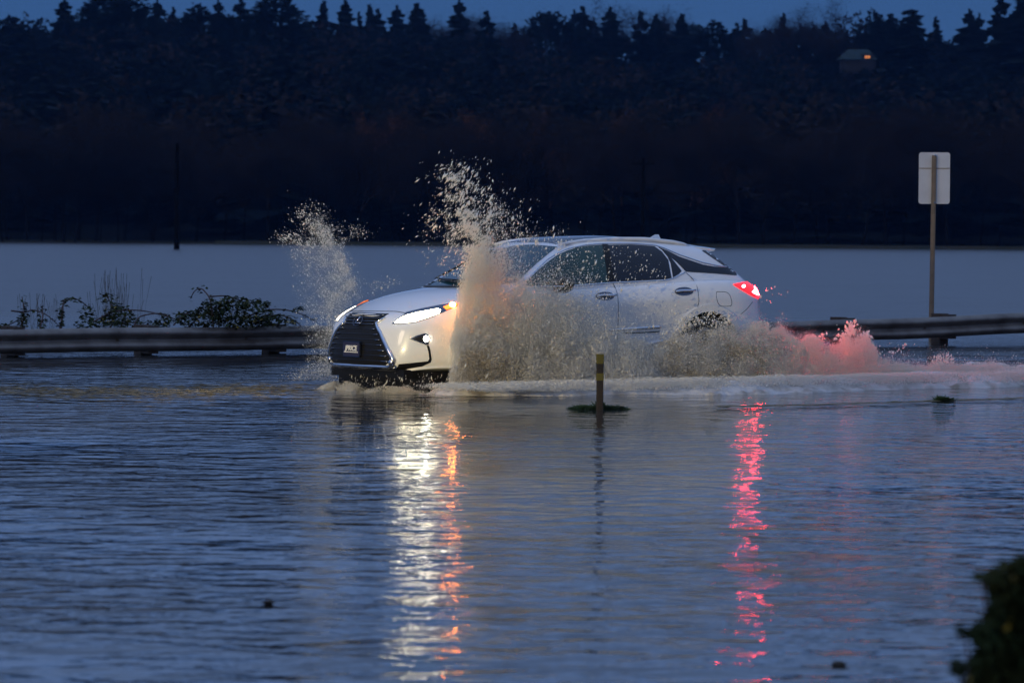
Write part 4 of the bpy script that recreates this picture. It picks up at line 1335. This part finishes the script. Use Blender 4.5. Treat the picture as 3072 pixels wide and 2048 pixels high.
# lamps throw real light from the lit units
def lamp(name, kind, loc, energy, color, parent, size=.04, rot=None, spot=None):
    d = bpy.data.lights.new(name, kind); d.energy = energy; d.color = color
    d.shadow_soft_size = size
    if kind == 'SPOT': d.spot_size = spot; d.spot_blend = .7
    o = bpy.data.objects.new(name, d); col.objects.link(o); o.parent = parent; o.location = loc
    if rot is not None: o.rotation_euler = rot
    return o
for s in (-1, 1):
    d = Vector((-1, s * .06, -.055)).normalized()
    lamp('headlight_beam', 'SPOT', (.10, s * .66, .86), 260, (1, .88, .62), car, .05, d.to_track_quat('-Z', 'Y').to_euler(), R(70))
    if s < 0: lamp('marker_glow', 'POINT', (.74, s * 1.10, .96), 13.0 if s < 0 else 1.5, (1, .30, .06), car, .02)
    d = Vector((1, s * .12, -.40)).normalized(); lamp('tail_glow', 'SPOT', (4.90, s * .62, 1.12), 70, (1, .06, .06), car, .05, d.to_track_quat('-Z', 'Y').to_euler(), R(135))

# ------------------------------------------------------------------ spray thrown up by the wheels
CR3 = np.array(CM.to_3x3()); CI3 = np.array(CARI.to_3x3()); EY = np.array(EYE)
CMAT = np.array(CARM)
def px_to_plane(px, py, v):
    """photo pixels -> points of the vertical planes parallel to the car at lateral distance v on the camera's side"""
    d = np.stack([(px - 1536.0) / F, (1024.0 - py) / F, -np.ones_like(px)], 1) @ CR3.T @ CI3.T
    t = (-v - EY[1]) / d[:, 1]
    return EY + d * t[:, None]
def to_world(P): return P @ CMAT[:3, :3].T + CMAT[:3, 3]
TET = np.array([[1, 0, 0], [-.6, .9, .1], [-.6, -.5, .75], [-.6, -.4, -.85]], float)
TEF = np.array([[0, 1, 2], [0, 2, 3], [0, 3, 1], [1, 3, 2]])
OCT = np.array([[1, 0, 0], [-1, 0, 0], [0, 1, 0], [0, -1, 0], [0, 0, 1], [0, 0, -1]], float)
OCF = np.array([[0, 2, 4], [2, 1, 4], [1, 3, 4], [3, 0, 4], [2, 0, 5], [1, 2, 5], [3, 1, 5], [0, 3, 5]])
def droplets(name, label, P, r, ang, el, mi, mats, seed=0):
    """P local points, r radius m, ang streak angle (rad, from image-right), el elongation"""
    g = np.random.default_rng(seed)
    n = len(P)
    ax = np.stack([np.cos(ang), g.normal(0, .25, n), np.sin(ang)], 1)
    ax += g.normal(0, .12, ax.shape); ax /= np.linalg.norm(ax, axis=1)[:, None]
    rnd = g.normal(size=(n, 3)); b = np.cross(ax, rnd); b /= np.linalg.norm(b, axis=1)[:, None]; c = np.cross(ax, b)
    rb, rc_ = r * g.uniform(.7, 1.2, n), r * g.uniform(.7, 1.2, n)
    big = r > 1.15 * PXR
    VV, FF, MM, off = [], [], [], 0
    for sel, T, Fi in ((big, OCT, OCF), (~big, TET, TEF)):
        if not sel.any(): continue
        q = P[sel][:, None, :] + T[None, :, 0:1] * (ax * (r * el)[:, None])[sel][:, None, :] + T[None, :, 1:2] * (b * rb[:, None])[sel][:, None, :] + T[None, :, 2:3] * (c * rc_[:, None])[sel][:, None, :]
        m = int(sel.sum()); k_ = len(T)
        VV.append(q.reshape(-1, 3)); FF.append((Fi[None] + (np.arange(m) * k_)[:, None, None]).reshape(-1, 3) + off); MM.append(np.repeat(mi[sel], len(Fi))); off += m * k_
    V = to_world(np.concatenate(VV)); Fq = np.concatenate(FF)
    print(name, n, 'droplets')
    o = npmesh(name, V, Fq, None, mats, True, np.concatenate(MM))
    return tag(o, label, None, None, 'stuff')
def cloud(N, box, dens, seed, v, vth, clump=(60, 40, 1.6), warp=0.0):
    """accept candidates by dens(px,py)*clumps; returns px,py,v"""
    g = np.random.default_rng(seed)
    px = g.uniform(box[0], box[2], N); py = g.uniform(box[1], box[3], N)
    vv = v + g.normal(0, vth, N)
    q = np.stack([px / clump[0], py / clump[1], vv * 2.5 + seed], 1)
    c = np.clip((fbm(q, 4) - .5) * clump[2] * 2.2 + .5, 0, 1)
    jx = px + (vnoise(q * 1.3 + 9) - .5) * warp; jy = py + (vnoise(q * 1.3 + 31) - .5) * warp
    d = dens(jx, jy) * (.45 + 1.1 * c)
    k = g.random(N) < d
    return px[k], py[k], vv[k]
PXM = 283.0     # photo pixels per metre at the car
PXR = 1 / PXM
def lnr(g, med, sig, n, hi): return np.clip(med * np.exp(g.normal(0, sig, n)), med * .3, hi) * PXR
def fine(g, n, med, frac, big, hi): return np.where(g.random(n) < frac, lnr(g, big, .35, n, hi), lnr(g, med, .3, n, hi))

# ---- front wheel, near side: the big curtain
DX = [1350, 1362, 1375, 1400, 1430, 1470, 1520, 1560, 1620, 1700, 1760, 1820, 1880, 1920, 1965]
DT = [1120, 1000, 890, 800, 765, 772, 808, 838, 866, 890, 925, 972, 1015, 1060, 1120]
DB_ = [1146, 1150, 1154, 1156, 1156, 1156, 1154, 1152, 1150, 1148, 1146, 1146, 1144, 1142, 1140]
def dens_main(x, y):
    top = np.interp(x, DX, DT); bot = np.interp(x, DX, DB_)
    d = (y - top)
    a = np.where(d > 0, .15 + .85 * np.clip(d / 150, 0, 1) * np.clip(1.1 - (x - 1400) / 620, .34, 1), .15 * np.exp(d / 30))
    a = a * np.clip((x - 1345) / 22, 0, 1) * (y < bot) * np.clip((1985 - x) / 60, 0, 1)
    return np.clip(a, 0, 1)
g = np.random.default_rng(41)
px, py, vv = cloud(2300000, (1335, 640, 1990, 1180), dens_main, 1, 1.28, .16, (40, 70, 1.2), 26)
P = px_to_plane(px, py, vv)
n = len(P)
r = fine(g, n, .55, .045, 1.0, 2.4)
low = np.clip((py - 950) / 160, 0, 1)
el = 1.3 + low * 3.0 * g.random(n) + 1.6 * g.random(n)
ang = R(62) + (px - 1400) / 600 * R(28) + g.normal(0, .13, n)
br = g.random(n) < np.clip((vnoise(np.stack([px / 40, py / 60, px * 0 + 5], 1)) * .6 + np.clip((py - 1010) / 110, 0, 1) * np.clip(1 - np.abs(px - 1455) / 130, 0, 1) * 1.1 - .52) * 1.6, 0, .75) * np.clip((py - 940) / 80, 0, 1)
mi = np.where(br, 2, np.where(g.random(n) < .45, 1, 0))
PA = [(P, r, ang, el, mi)]
# scattered drops in front of doors and glass
def dens_sc(x, y):
    top = np.interp(x, [1380, 1450, 1600, 1700, 1850, 1950, 2030], [560, 560, 700, 722, 735, 760, 850]); dd = np.interp(x, DX, DT)
    return (y > top) * (y < dd + 60) * np.clip(1.15 - (dd - y) / 330, .14, 1) * .5
px, py, vv = cloud(14000, (1380, 600, 2030, 1060), dens_sc, 2, 1.25, .15, (60, 60, 1.0), 20)
P = px_to_plane(px, py, vv); n = len(P)
PA.append((P, fine(g, n, .8, .35, 1.6, 4), R(68) + g.normal(0, .2, n), 1.1 + 1.6 * g.random(n), (g.random(n) < .6).astype(int)))
# spray drifting past the rear door, low
def dens_lo(x, y):
    return (y > np.interp(x, [1850, 1950, 2060], [1000, 1030, 1010])) * .55 * (y < 1170)
px, py, vv = cloud(100000, (1860, 980, 2060, 1175), dens_lo, 12, 1.15, .12, (40, 40, 1.6), 20)
P = px_to_plane(px, py, vv); n = len(P)
PA.append((P, fine(g, n, .58, .05, 1.2, 3), R(80) + g.normal(0, .3, n), 1.2 + 1.2 * g.random(n), np.where(g.random(n) < .3, 1, 0)))
def cat(L): return [np.concatenate([l[i] for l in L]) for i in range(5)]
P, r, ang, el, mi = cat(PA)
k = P[:, 2] > WDEP - .02
droplets('water_spray', 'wide muddy curtain of spray hiding the front wheel and front door of the car', P[k], r[k], ang[k], el[k], mi[k], [M['spray'], M['spray_w'], M['spray_b']], 1)

# ---- tall plume above the near front wheel
def stream(g, line, s0, s1, n, pw=1.0):
    """points scattered about a pixel polyline"""
    line = np.array(line, float); seg = np.linalg.norm(np.diff(line, axis=0), axis=1); cum = np.concatenate([[0], np.cumsum(seg)]) / seg.sum()
    t = g.random(n) ** pw
    x = np.interp(t, cum, line[:, 0]); y = np.interp(t, cum, line[:, 1]); s = s0 + (s1 - s0) * t
    return x + g.normal(0, 1, n) * s, y + g.normal(0, 1, n) * s * .7, t
g = np.random.default_rng(42)
PL = []
for line, s0, s1, n, pw, med in [([(1460, 820), (1432, 730), (1405, 650), (1385, 575), (1365, 515)], 13, 46, 2300, 1.15, 2.1), ([(1470, 800), (1440, 710), (1412, 610)], 24, 66, 2200, 1.1, 1.6),
                                 ([(1500, 790), (1495, 700), (1500, 620)], 34, 46, 1100, 1.4, 1.5), ([(1430, 820), (1370, 720), (1310, 640)], 22, 30, 700, 1.3, 1.6),
                                 ([(1390, 560), (1385, 500)], 26, 20, 60, .8, 2.6), ([(1540, 740), (1640, 715), (1700, 700)], 24, 18, 260, 1.2, 1.3), ([(1420, 800), (1360, 790), (1310, 750), (1290, 730)], 40, 50, 500, 1, 1.3)]:
    n = int(n * 2.4); x, y, t = stream(g, line, s0, s1, n, pw)
    c = fbm(np.stack([x / 22, y / 22, x * 0 + 3], 1), 3); k = g.random(n) < np.clip((c - .28) * 2.4, .05, 1)
    x, y, t = x[k], y[k], t[k]; m = len(x)
    P = px_to_plane(x, y, 1.10 + g.normal(0, .18, m))
    PL.append((P, lnr(g, med * .40, .50, m, 3.2), R(52) + g.normal(0, .16, m) + (x - 1400) / 300 * R(25), 2.2 + 2.6 * g.random(m), (g.random(m) < .75).astype(int)))
P, r, ang, el, mi = cat(PL)
droplets('water_spray', 'tallest jet of white drops shooting up above the bonnet against the dark trees', P, r, ang, el, mi, [M['spray'], M['spray_w']], 2)

# ---- far front wheel plume, left of the car
g = np.random.default_rng(43)
PL = []
def dens_far(x, y):
    left = np.interp(y, [640, 700, 760, 850, 950, 1050, 1120], [900, 880, 866, 868, 890, 900, 880]); right = np.interp(y, [640, 700, 760, 850, 930, 1000, 1120], [960, 1000, 1035, 1082, 1040, 1010, 1000])
    u = (x - left) / (right - left)
    a = .85 * np.clip(u * 1.3, 0, 1) * np.clip((1 - u) * 7, 0, 1) * (.14 + .42 * np.clip(u, 0, 1) ** 2.2) * np.clip((y - 640) / 70, 0, 1)
    return a * np.interp(y, [640, 900, 1000, 1120], [.8, 1, .75, .6])
px, py, vv = cloud(330000, (850, 640, 1100, 1125), dens_far, 6, -1.35, .2, (22, 22, 1.7), 22)
P = px_to_plane(px, py, vv); n = len(P)
PL.append((P, fine(g, n, .52, .08, 1.1, 3.5), R(118) + g.normal(0, .35, n), 1.1 + 1.4 * g.random(n), (g.random(n) < .85).astype(int)))
for line, s0, s1, n, pw, med in [([(1075, 900), (1050, 820), (1005, 740), (960, 680), (925, 640)], 10, 30, 2200, .9, 1.3), ([(960, 720), (930, 680), (915, 640), (918, 622)], 24, 22, 420, 1, 2.2), ([(950, 740), (890, 715), (825, 712)], 26, 16, 260, 1, 2.2),
                                 ([(980, 720), (1040, 700), (1085, 695)], 26, 20, 420, 1.1, 1.6), ([(1090, 880), (1140, 850), (1190, 840)], 16, 14, 300, 1, 1.4), ([(940, 800), (900, 760), (880, 735)], 30, 20, 360, 1, 1.8)]:
    n = int(n * 2.2); x, y, t = stream(g, line, s0, s1, n, pw)
    c = fbm(np.stack([x / 18, y / 18, x * 0 + 8], 1), 3); k = g.random(n) < np.clip((c - .28) * 2.4, .05, 1)
    x, y = x[k], y[k]; m = len(x)
    P = px_to_plane(x, y, -1.25 + g.normal(0, .15, m))
    PL.append((P, lnr(g, med * .42, .50, m, 3.0), R(120) + g.normal(0, .25, m) - (x - 950) / 150 * R(40), 1.1 + 1.3 * g.random(m), (g.random(m) < .6).astype(int)))
P, r, ang, el, mi = cat(PL)
k = P[:, 2] > WDEP - .02
droplets('water_spray', 'pale fan of spray rising beyond the far front corner of the car, in front of the brambles', P[k], r[k], ang[k], el[k], mi[k], [M['spray'], M['spray_w']], 3)

# ---- rear wheel cloud and the wave behind the car
g = np.random.default_rng(44)
RXs = [1915, 1940, 1965, 2000, 2040, 2090, 2130, 2175, 2200, 2222, 2262, 2282, 2296, 2312, 2330, 2345, 2370, 2400, 2440, 2462, 2500, 2520, 2545, 2570, 2598, 2614, 2628, 2650, 2700, 2780, 2812, 2840, 2880, 2940, 3000, 3200]
RTs = [1150, 1090, 1040, 1008, 992, 992, 984, 972, 966, 984, 970, 964, 966, 992, 982, 976, 1000, 1016, 1006, 1026, 1042, 1036, 1012, 1004, 1004, 1020, 1060, 1078, 1088, 1092, 1082, 1080, 1094, 1090, 1096, 1096]
def dens_rear(x, y):
    top = np.interp(x, RXs, RTs); d = y - top
    bot = np.interp(x, [1900, 2200, 2600, 3100], [1160, 1155, 1142, 1135])
    s = np.interp(x, [1900, 2220, 2300, 3000], [40, 36, 12, 10])
    return np.where(d > 0, .12 + .88 * np.clip(d / s, 0, 1), .16 * np.exp(d / 9)) * (y < bot) * np.clip((x - 1900) / 40, 0, 1)
px, py, vv = cloud(1700000, (1900, 930, 3160, 1165), dens_rear, 9, 1.05, .20, (26, 30, 1.5), 26)
P = px_to_plane(px, py, vv); n = len(P)
mi = np.where(g.random(n) < np.clip((fbm(np.stack([px / 44, py / 34, px * 0 + 1], 1), 3) - .42) * 2.6, 0, .8) * np.clip((py - 985) / 60, 0, 1) * np.clip((2360 - px) / 90, 0, 1), 2, np.where(g.random(n) < .25, 1, 0))
PL = [(P, fine(g, n, .56, .04, 1.1, 2.8), R(75) + g.normal(0, .7, n), 1.0 + 1.1 * g.random(n), mi)]
for line, s0, s1, n, pw, med in [([(2030, 1000), (2060, 960), (2110, 955), (2190, 960)], 16, 16, 420, 1, 1.8), ([(2520, 1020), (2560, 985), (2550, 972)], 16, 10, 130, 1, 2.4), ([(2450, 1020), (2472, 1000)], 8, 8, 30, 1, 2.2), ([(2590, 1010), (2602, 995)], 9, 8, 40, 1, 2.2), ([(2290, 890), (2330, 880)], 16, 20, 22, 1, 1.4),
                                 ([(2640, 1060), (2720, 1040)], 12, 12, 50, 1, 1.8), ([(2830, 1085), (2830, 1072)], 18, 10, 90, 1, 2)]:
    x, y, t = stream(g, line, s0, s1, n, pw); m = len(x)
    P = px_to_plane(x, y, 1.05 + g.normal(0, .15, m))
    PL.append((P, lnr(g, med, .5, m, 6), R(70) + g.normal(0, .6, m), 1.0 + 1.2 * g.random(m), (g.random(m) < .4).astype(int)))
P, r, ang, el, mi = cat(PL)
k = P[:, 2] > WDEP - .02
P, r, ang, el, mi = P[k], r[k], ang[k], el[k], mi[k]
split = P[:, 0] < 4.75
droplets('water_spray', 'churning brown spray at the rear wheel of the car', P[split], r[split], ang[split], el[split], mi[split], [M['spray'], M['spray_w'], M['spray_b']], 4)
droplets('wake_wave', 'breaking wake behind the car, glowing pink from the tail light', P[~split], r[~split], ang[~split], el[~split], mi[~split], [M['spray'], M['spray_w'], M['spray_b']], 5)

def dens_band(x, y):
    b = np.interp(x, [1190, 1300, 1500, 1930, 2336, 3071], [1160, 1166, 1176, 1173, 1158, 1147]); t = np.interp(x, [1190, 1400, 1900, 2300, 3071], [1152, 1140, 1128, 1122, 1105])
    return np.clip((y - t) / 14, 0, 1) * np.clip((b - y) / 10, 0, 1) * .8 * np.clip((x - 1240) / 160, 0, 1)
px, py, vv = cloud(900000, (1190, 1090, 3100, 1180), dens_band, 22, 1.85, .30, (70, 14, 1.6), 8)
P = px_to_plane(px, py, vv); k = (P[:, 2] > WDEP - .015) & (P[:, 2] < WDEP + .16); P = P[k]; n = len(P)
droplets('foam_spray', 'low fringe of froth and droplets along the edge of the wake', P, fine(g, n, .6, .13, 1.3, 3), R(20) + g.normal(0, .8, n), 1.1 + g.random(n), np.where(g.random(n) < .4, 1, 0), [M['spray'], M['spray_w']], 9)
# left: yellow reflected light put into tan flecks; right: a faint scummy line
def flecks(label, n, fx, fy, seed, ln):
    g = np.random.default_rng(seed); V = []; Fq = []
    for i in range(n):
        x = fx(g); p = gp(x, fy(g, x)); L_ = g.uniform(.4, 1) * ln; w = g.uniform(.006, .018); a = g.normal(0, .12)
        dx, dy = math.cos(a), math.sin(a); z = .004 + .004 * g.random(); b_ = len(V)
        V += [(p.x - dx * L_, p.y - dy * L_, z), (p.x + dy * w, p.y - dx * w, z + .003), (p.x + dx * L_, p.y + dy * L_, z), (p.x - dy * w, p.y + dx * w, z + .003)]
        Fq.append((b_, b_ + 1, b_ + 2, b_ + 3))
    return tag(npmesh('glow_and_scum', V, np.array(Fq), None, M['glow_and_scum']), label, None, None, 'stuff')
M['glow_and_scum'] = mat('glow_and_scum_tan', (.34, .27, .14), .6)
flecks('yellowish flecks standing in for reflected lamp light on the water left of the car', 1500, lambda g: g.uniform(-80, 1000) - abs(g.normal(0, 120)), lambda g, x: 1170 + g.normal(0, 12) + 6 * math.sin(x / 170) + .004 * x, 61, .09)
flecks('thin brownish scummy line on the water at the right, beyond the marker post', 420, lambda g: g.uniform(2150, 3200), lambda g, x: float(np.interp(x, [2150, 2450, 2830, 3200], [1221, 1215, 1203, 1192])) + g.normal(0, 1.1), 62, .07)
# ---- drips and small splashes under the nose
g = np.random.default_rng(45)
def dens_nose(x, y): return .06 * np.clip((y - np.interp(x, [985, 1000, 1350], [1128, 1120, 1112])) / 16, 0, 1) * .55 * (y < np.interp(x, [980, 1360], [1150, 1162]))
px, py, vv = cloud(9000, (985, 1105, 1360, 1165), dens_nose, 15, 0, .01, (16, 300, 3.4), 0)
u_ = .25 + .1 * g.random(len(px))
d = np.stack([(px - 1536.0) / F, (1024.0 - py) / F, -np.ones_like(px)], 1) @ CR3.T @ CI3.T
t = (u_ * 0 + .16 + .9 * np.clip((px - 1200) / 160, 0, 1) * .3 - EY[0]) / d[:, 0]
P = EY + d * t[:, None]
k = (P[:, 2] > WDEP - .01); P = P[k]; n = len(P)
droplets('water_drips', 'thin drips and droplets falling from under the front bumper', P, lnr(g, .95, .4, n, 3), R(84) + g.normal(0, .15, n), 1.5 + 3 * g.random(n), (g.random(n) < .5).astype(int), [M['spray'], M['spray_w']], 6)

# small bow wave of froth pushed ahead of the nose
n = 60000
v_ = g.uniform(-1.0, 1.0, n); rim = .10 + .42 * np.abs(v_) ** 2.4
u_ = rim + g.normal(0, .10, n) - .05
hb = np.clip(.09 - np.abs(u_ - rim + .05) * .45, 0, 1) * (.3 + 1.3 * fbm(np.stack([u_ * 7, v_ * 7, v_ * 0], 1), 3))
P = np.stack([u_, -v_, WDEP + hb * g.random(n) - .004], 1)
c_ = fbm(np.stack([u_ * 5, v_ * 9, v_ * 0 + 3], 1), 3); k = g.random(n) < np.clip((c_ - .42) * 4, 0, 1); P = P[k]; m = len(P)
droplets('bow_froth', 'low ragged froth pushed along in front of the bumper at the waterline', P, fine(g, m, .6, .08, 1.2, 3), R(30) + g.normal(0, .9, m), 1.1 + g.random(m), (g.random(m) < .4).astype(int), [M['spray'], M['spray_w']], 10)
# ------------------------------------------------------------------ froth lying on the water
nu, nv = 1100, 300
uu = np.linspace(-.9, 16.5, nu); vs_ = np.linspace(-3.4, 2.9, nv)
UU, VV = np.meshgrid(uu, vs_)
fu, fv = UU.ravel(), VV.ravel()
outer = np.interp(fu, [-.9, .3, .9, 1.6, 2.6, 3.6, 5.0, 7, 10, 17], [.7, 1.1, 1.8, 2.1, 2.3, 2.3, 2.2, 2.05, 2.2, 2.4])
outer = outer + (fbm(np.stack([fu * .9, fv * .2, fu * 0 + 4], 1), 4) - .5) * 1.1 * np.clip(fu, 0, 1)
inner = np.interp(fu, [-.9, 4.2, 5.0, 6.0, 8.0, 17], [.55, .75, -.6, -1.6, -2.4, -2.9])
em = np.clip((outer - fv) / .25, -1, 1); im = np.clip((fv - inner) / .35, -1, 1)
mask = np.minimum(em, im)
Pn = np.stack([fu * 1.1, fv * 2.6, fu * 0], 1)
nn = fbm(Pn, 5); n2 = fbm(Pn * 4.3 + 7, 4)
wake = np.clip((fu - 5.2) / 2.5, 0, 1) * np.clip((.9 - fv) / .8, 0, 1)
hgt = -.015 + .085 * np.clip(mask + .2, -1, 1) + (nn - .5) * (.25 + .12 * wake) + (n2 - .5) * .12 + (fbm(Pn * 13, 3) - .5) * .04 - .072 * wake
hgt *= 1.0
hgt = np.where(mask < -.4, -.15, hgt)
hgt -= .12 * np.clip((.5 - fu) / 1.0, 0, 1)
hgt = np.clip(hgt, -.2, .16)
P = np.stack([fu, -fv, WDEP + hgt], 1)
Q = (np.arange(nv - 1)[:, None] * nu + np.arange(nu - 1)[None, :]).ravel()
Q = np.stack([Q, Q + nu, Q + nu + 1, Q + 1], 1)
keep = (hgt[Q].max(1) > -.03)
fo = npmesh('foam', to_world(P), Q[keep], None, M['foam'], True)
tag(fo, 'dirty froth spread on the water along the car and in its wake', None, None, 'stuff')
# small splash of mist where the far side of the nose meets the water
def dens_bow(x, y): return np.clip((y - np.interp(x, [840, 900, 960, 1000], [1120, 1095, 1075, 1060])) / 50, 0, 1) * .16 * np.clip((1012 - x) / 20, 0, 1) * (y < 1140)
px, py, vv = cloud(70000, (830, 1040, 1012, 1145), dens_bow, 18, -.9, .25, (60, 26, 1.2), 10)
g = np.random.default_rng(46)
P = px_to_plane(px, py, vv); k = P[:, 2] > WDEP - .01; P = P[k]; n = len(P)
droplets('mist', 'fine mist low on the water by the left corner of the front bumper', P, fine(g, n, .5, .03, 1.0, 2), R(100) + g.normal(0, .6, n), 1 + g.random(n), (g.random(n) < .6).astype(int), [M['spray'], M['spray_w']], 7)

# ------------------------------------------------------------------ evening air
hz = MB(); hz.box((0, 640, 48), (2600, 1480, 98.4 + 2.4))
haze = hz.build('haze')
hm = bpy.data.materials.new('evening_haze'); hm.use_nodes = True
hn = hm.node_tree; hn.nodes.remove(hn.nodes['Principled BSDF'])
pv = hn.nodes.new('ShaderNodeVolumePrincipled')
pv.inputs['Color'].default_value = (.16, .42, 1, 1); pv.inputs['Density'].default_value = .00006
hn.links.new(pv.outputs[0], hn.nodes['Material Output'].inputs['Volume'])
haze.data.materials.append(hm)
# unseen warm spot with assumed source, added off-frame left to light bumper and spray
ol = bpy.data.lights.new('assumed_warm_spot', 'SPOT'); ol.energy = 6200; ol.color = (1, .82, .42); ol.spot_size = R(22); ol.spot_blend = .6; ol.shadow_soft_size = .12
oo = bpy.data.objects.new('assumed_warm_spot', ol); col.objects.link(oo)
nose = CARM @ Vector((.8, -.6, .75)); oo.location = CARM @ Vector((-13, -8.5, 1.15))
oo.rotation_euler = (nose - oo.location).to_track_quat('-Z', 'Y').to_euler()
tag(haze, None, None, None, 'stuff')
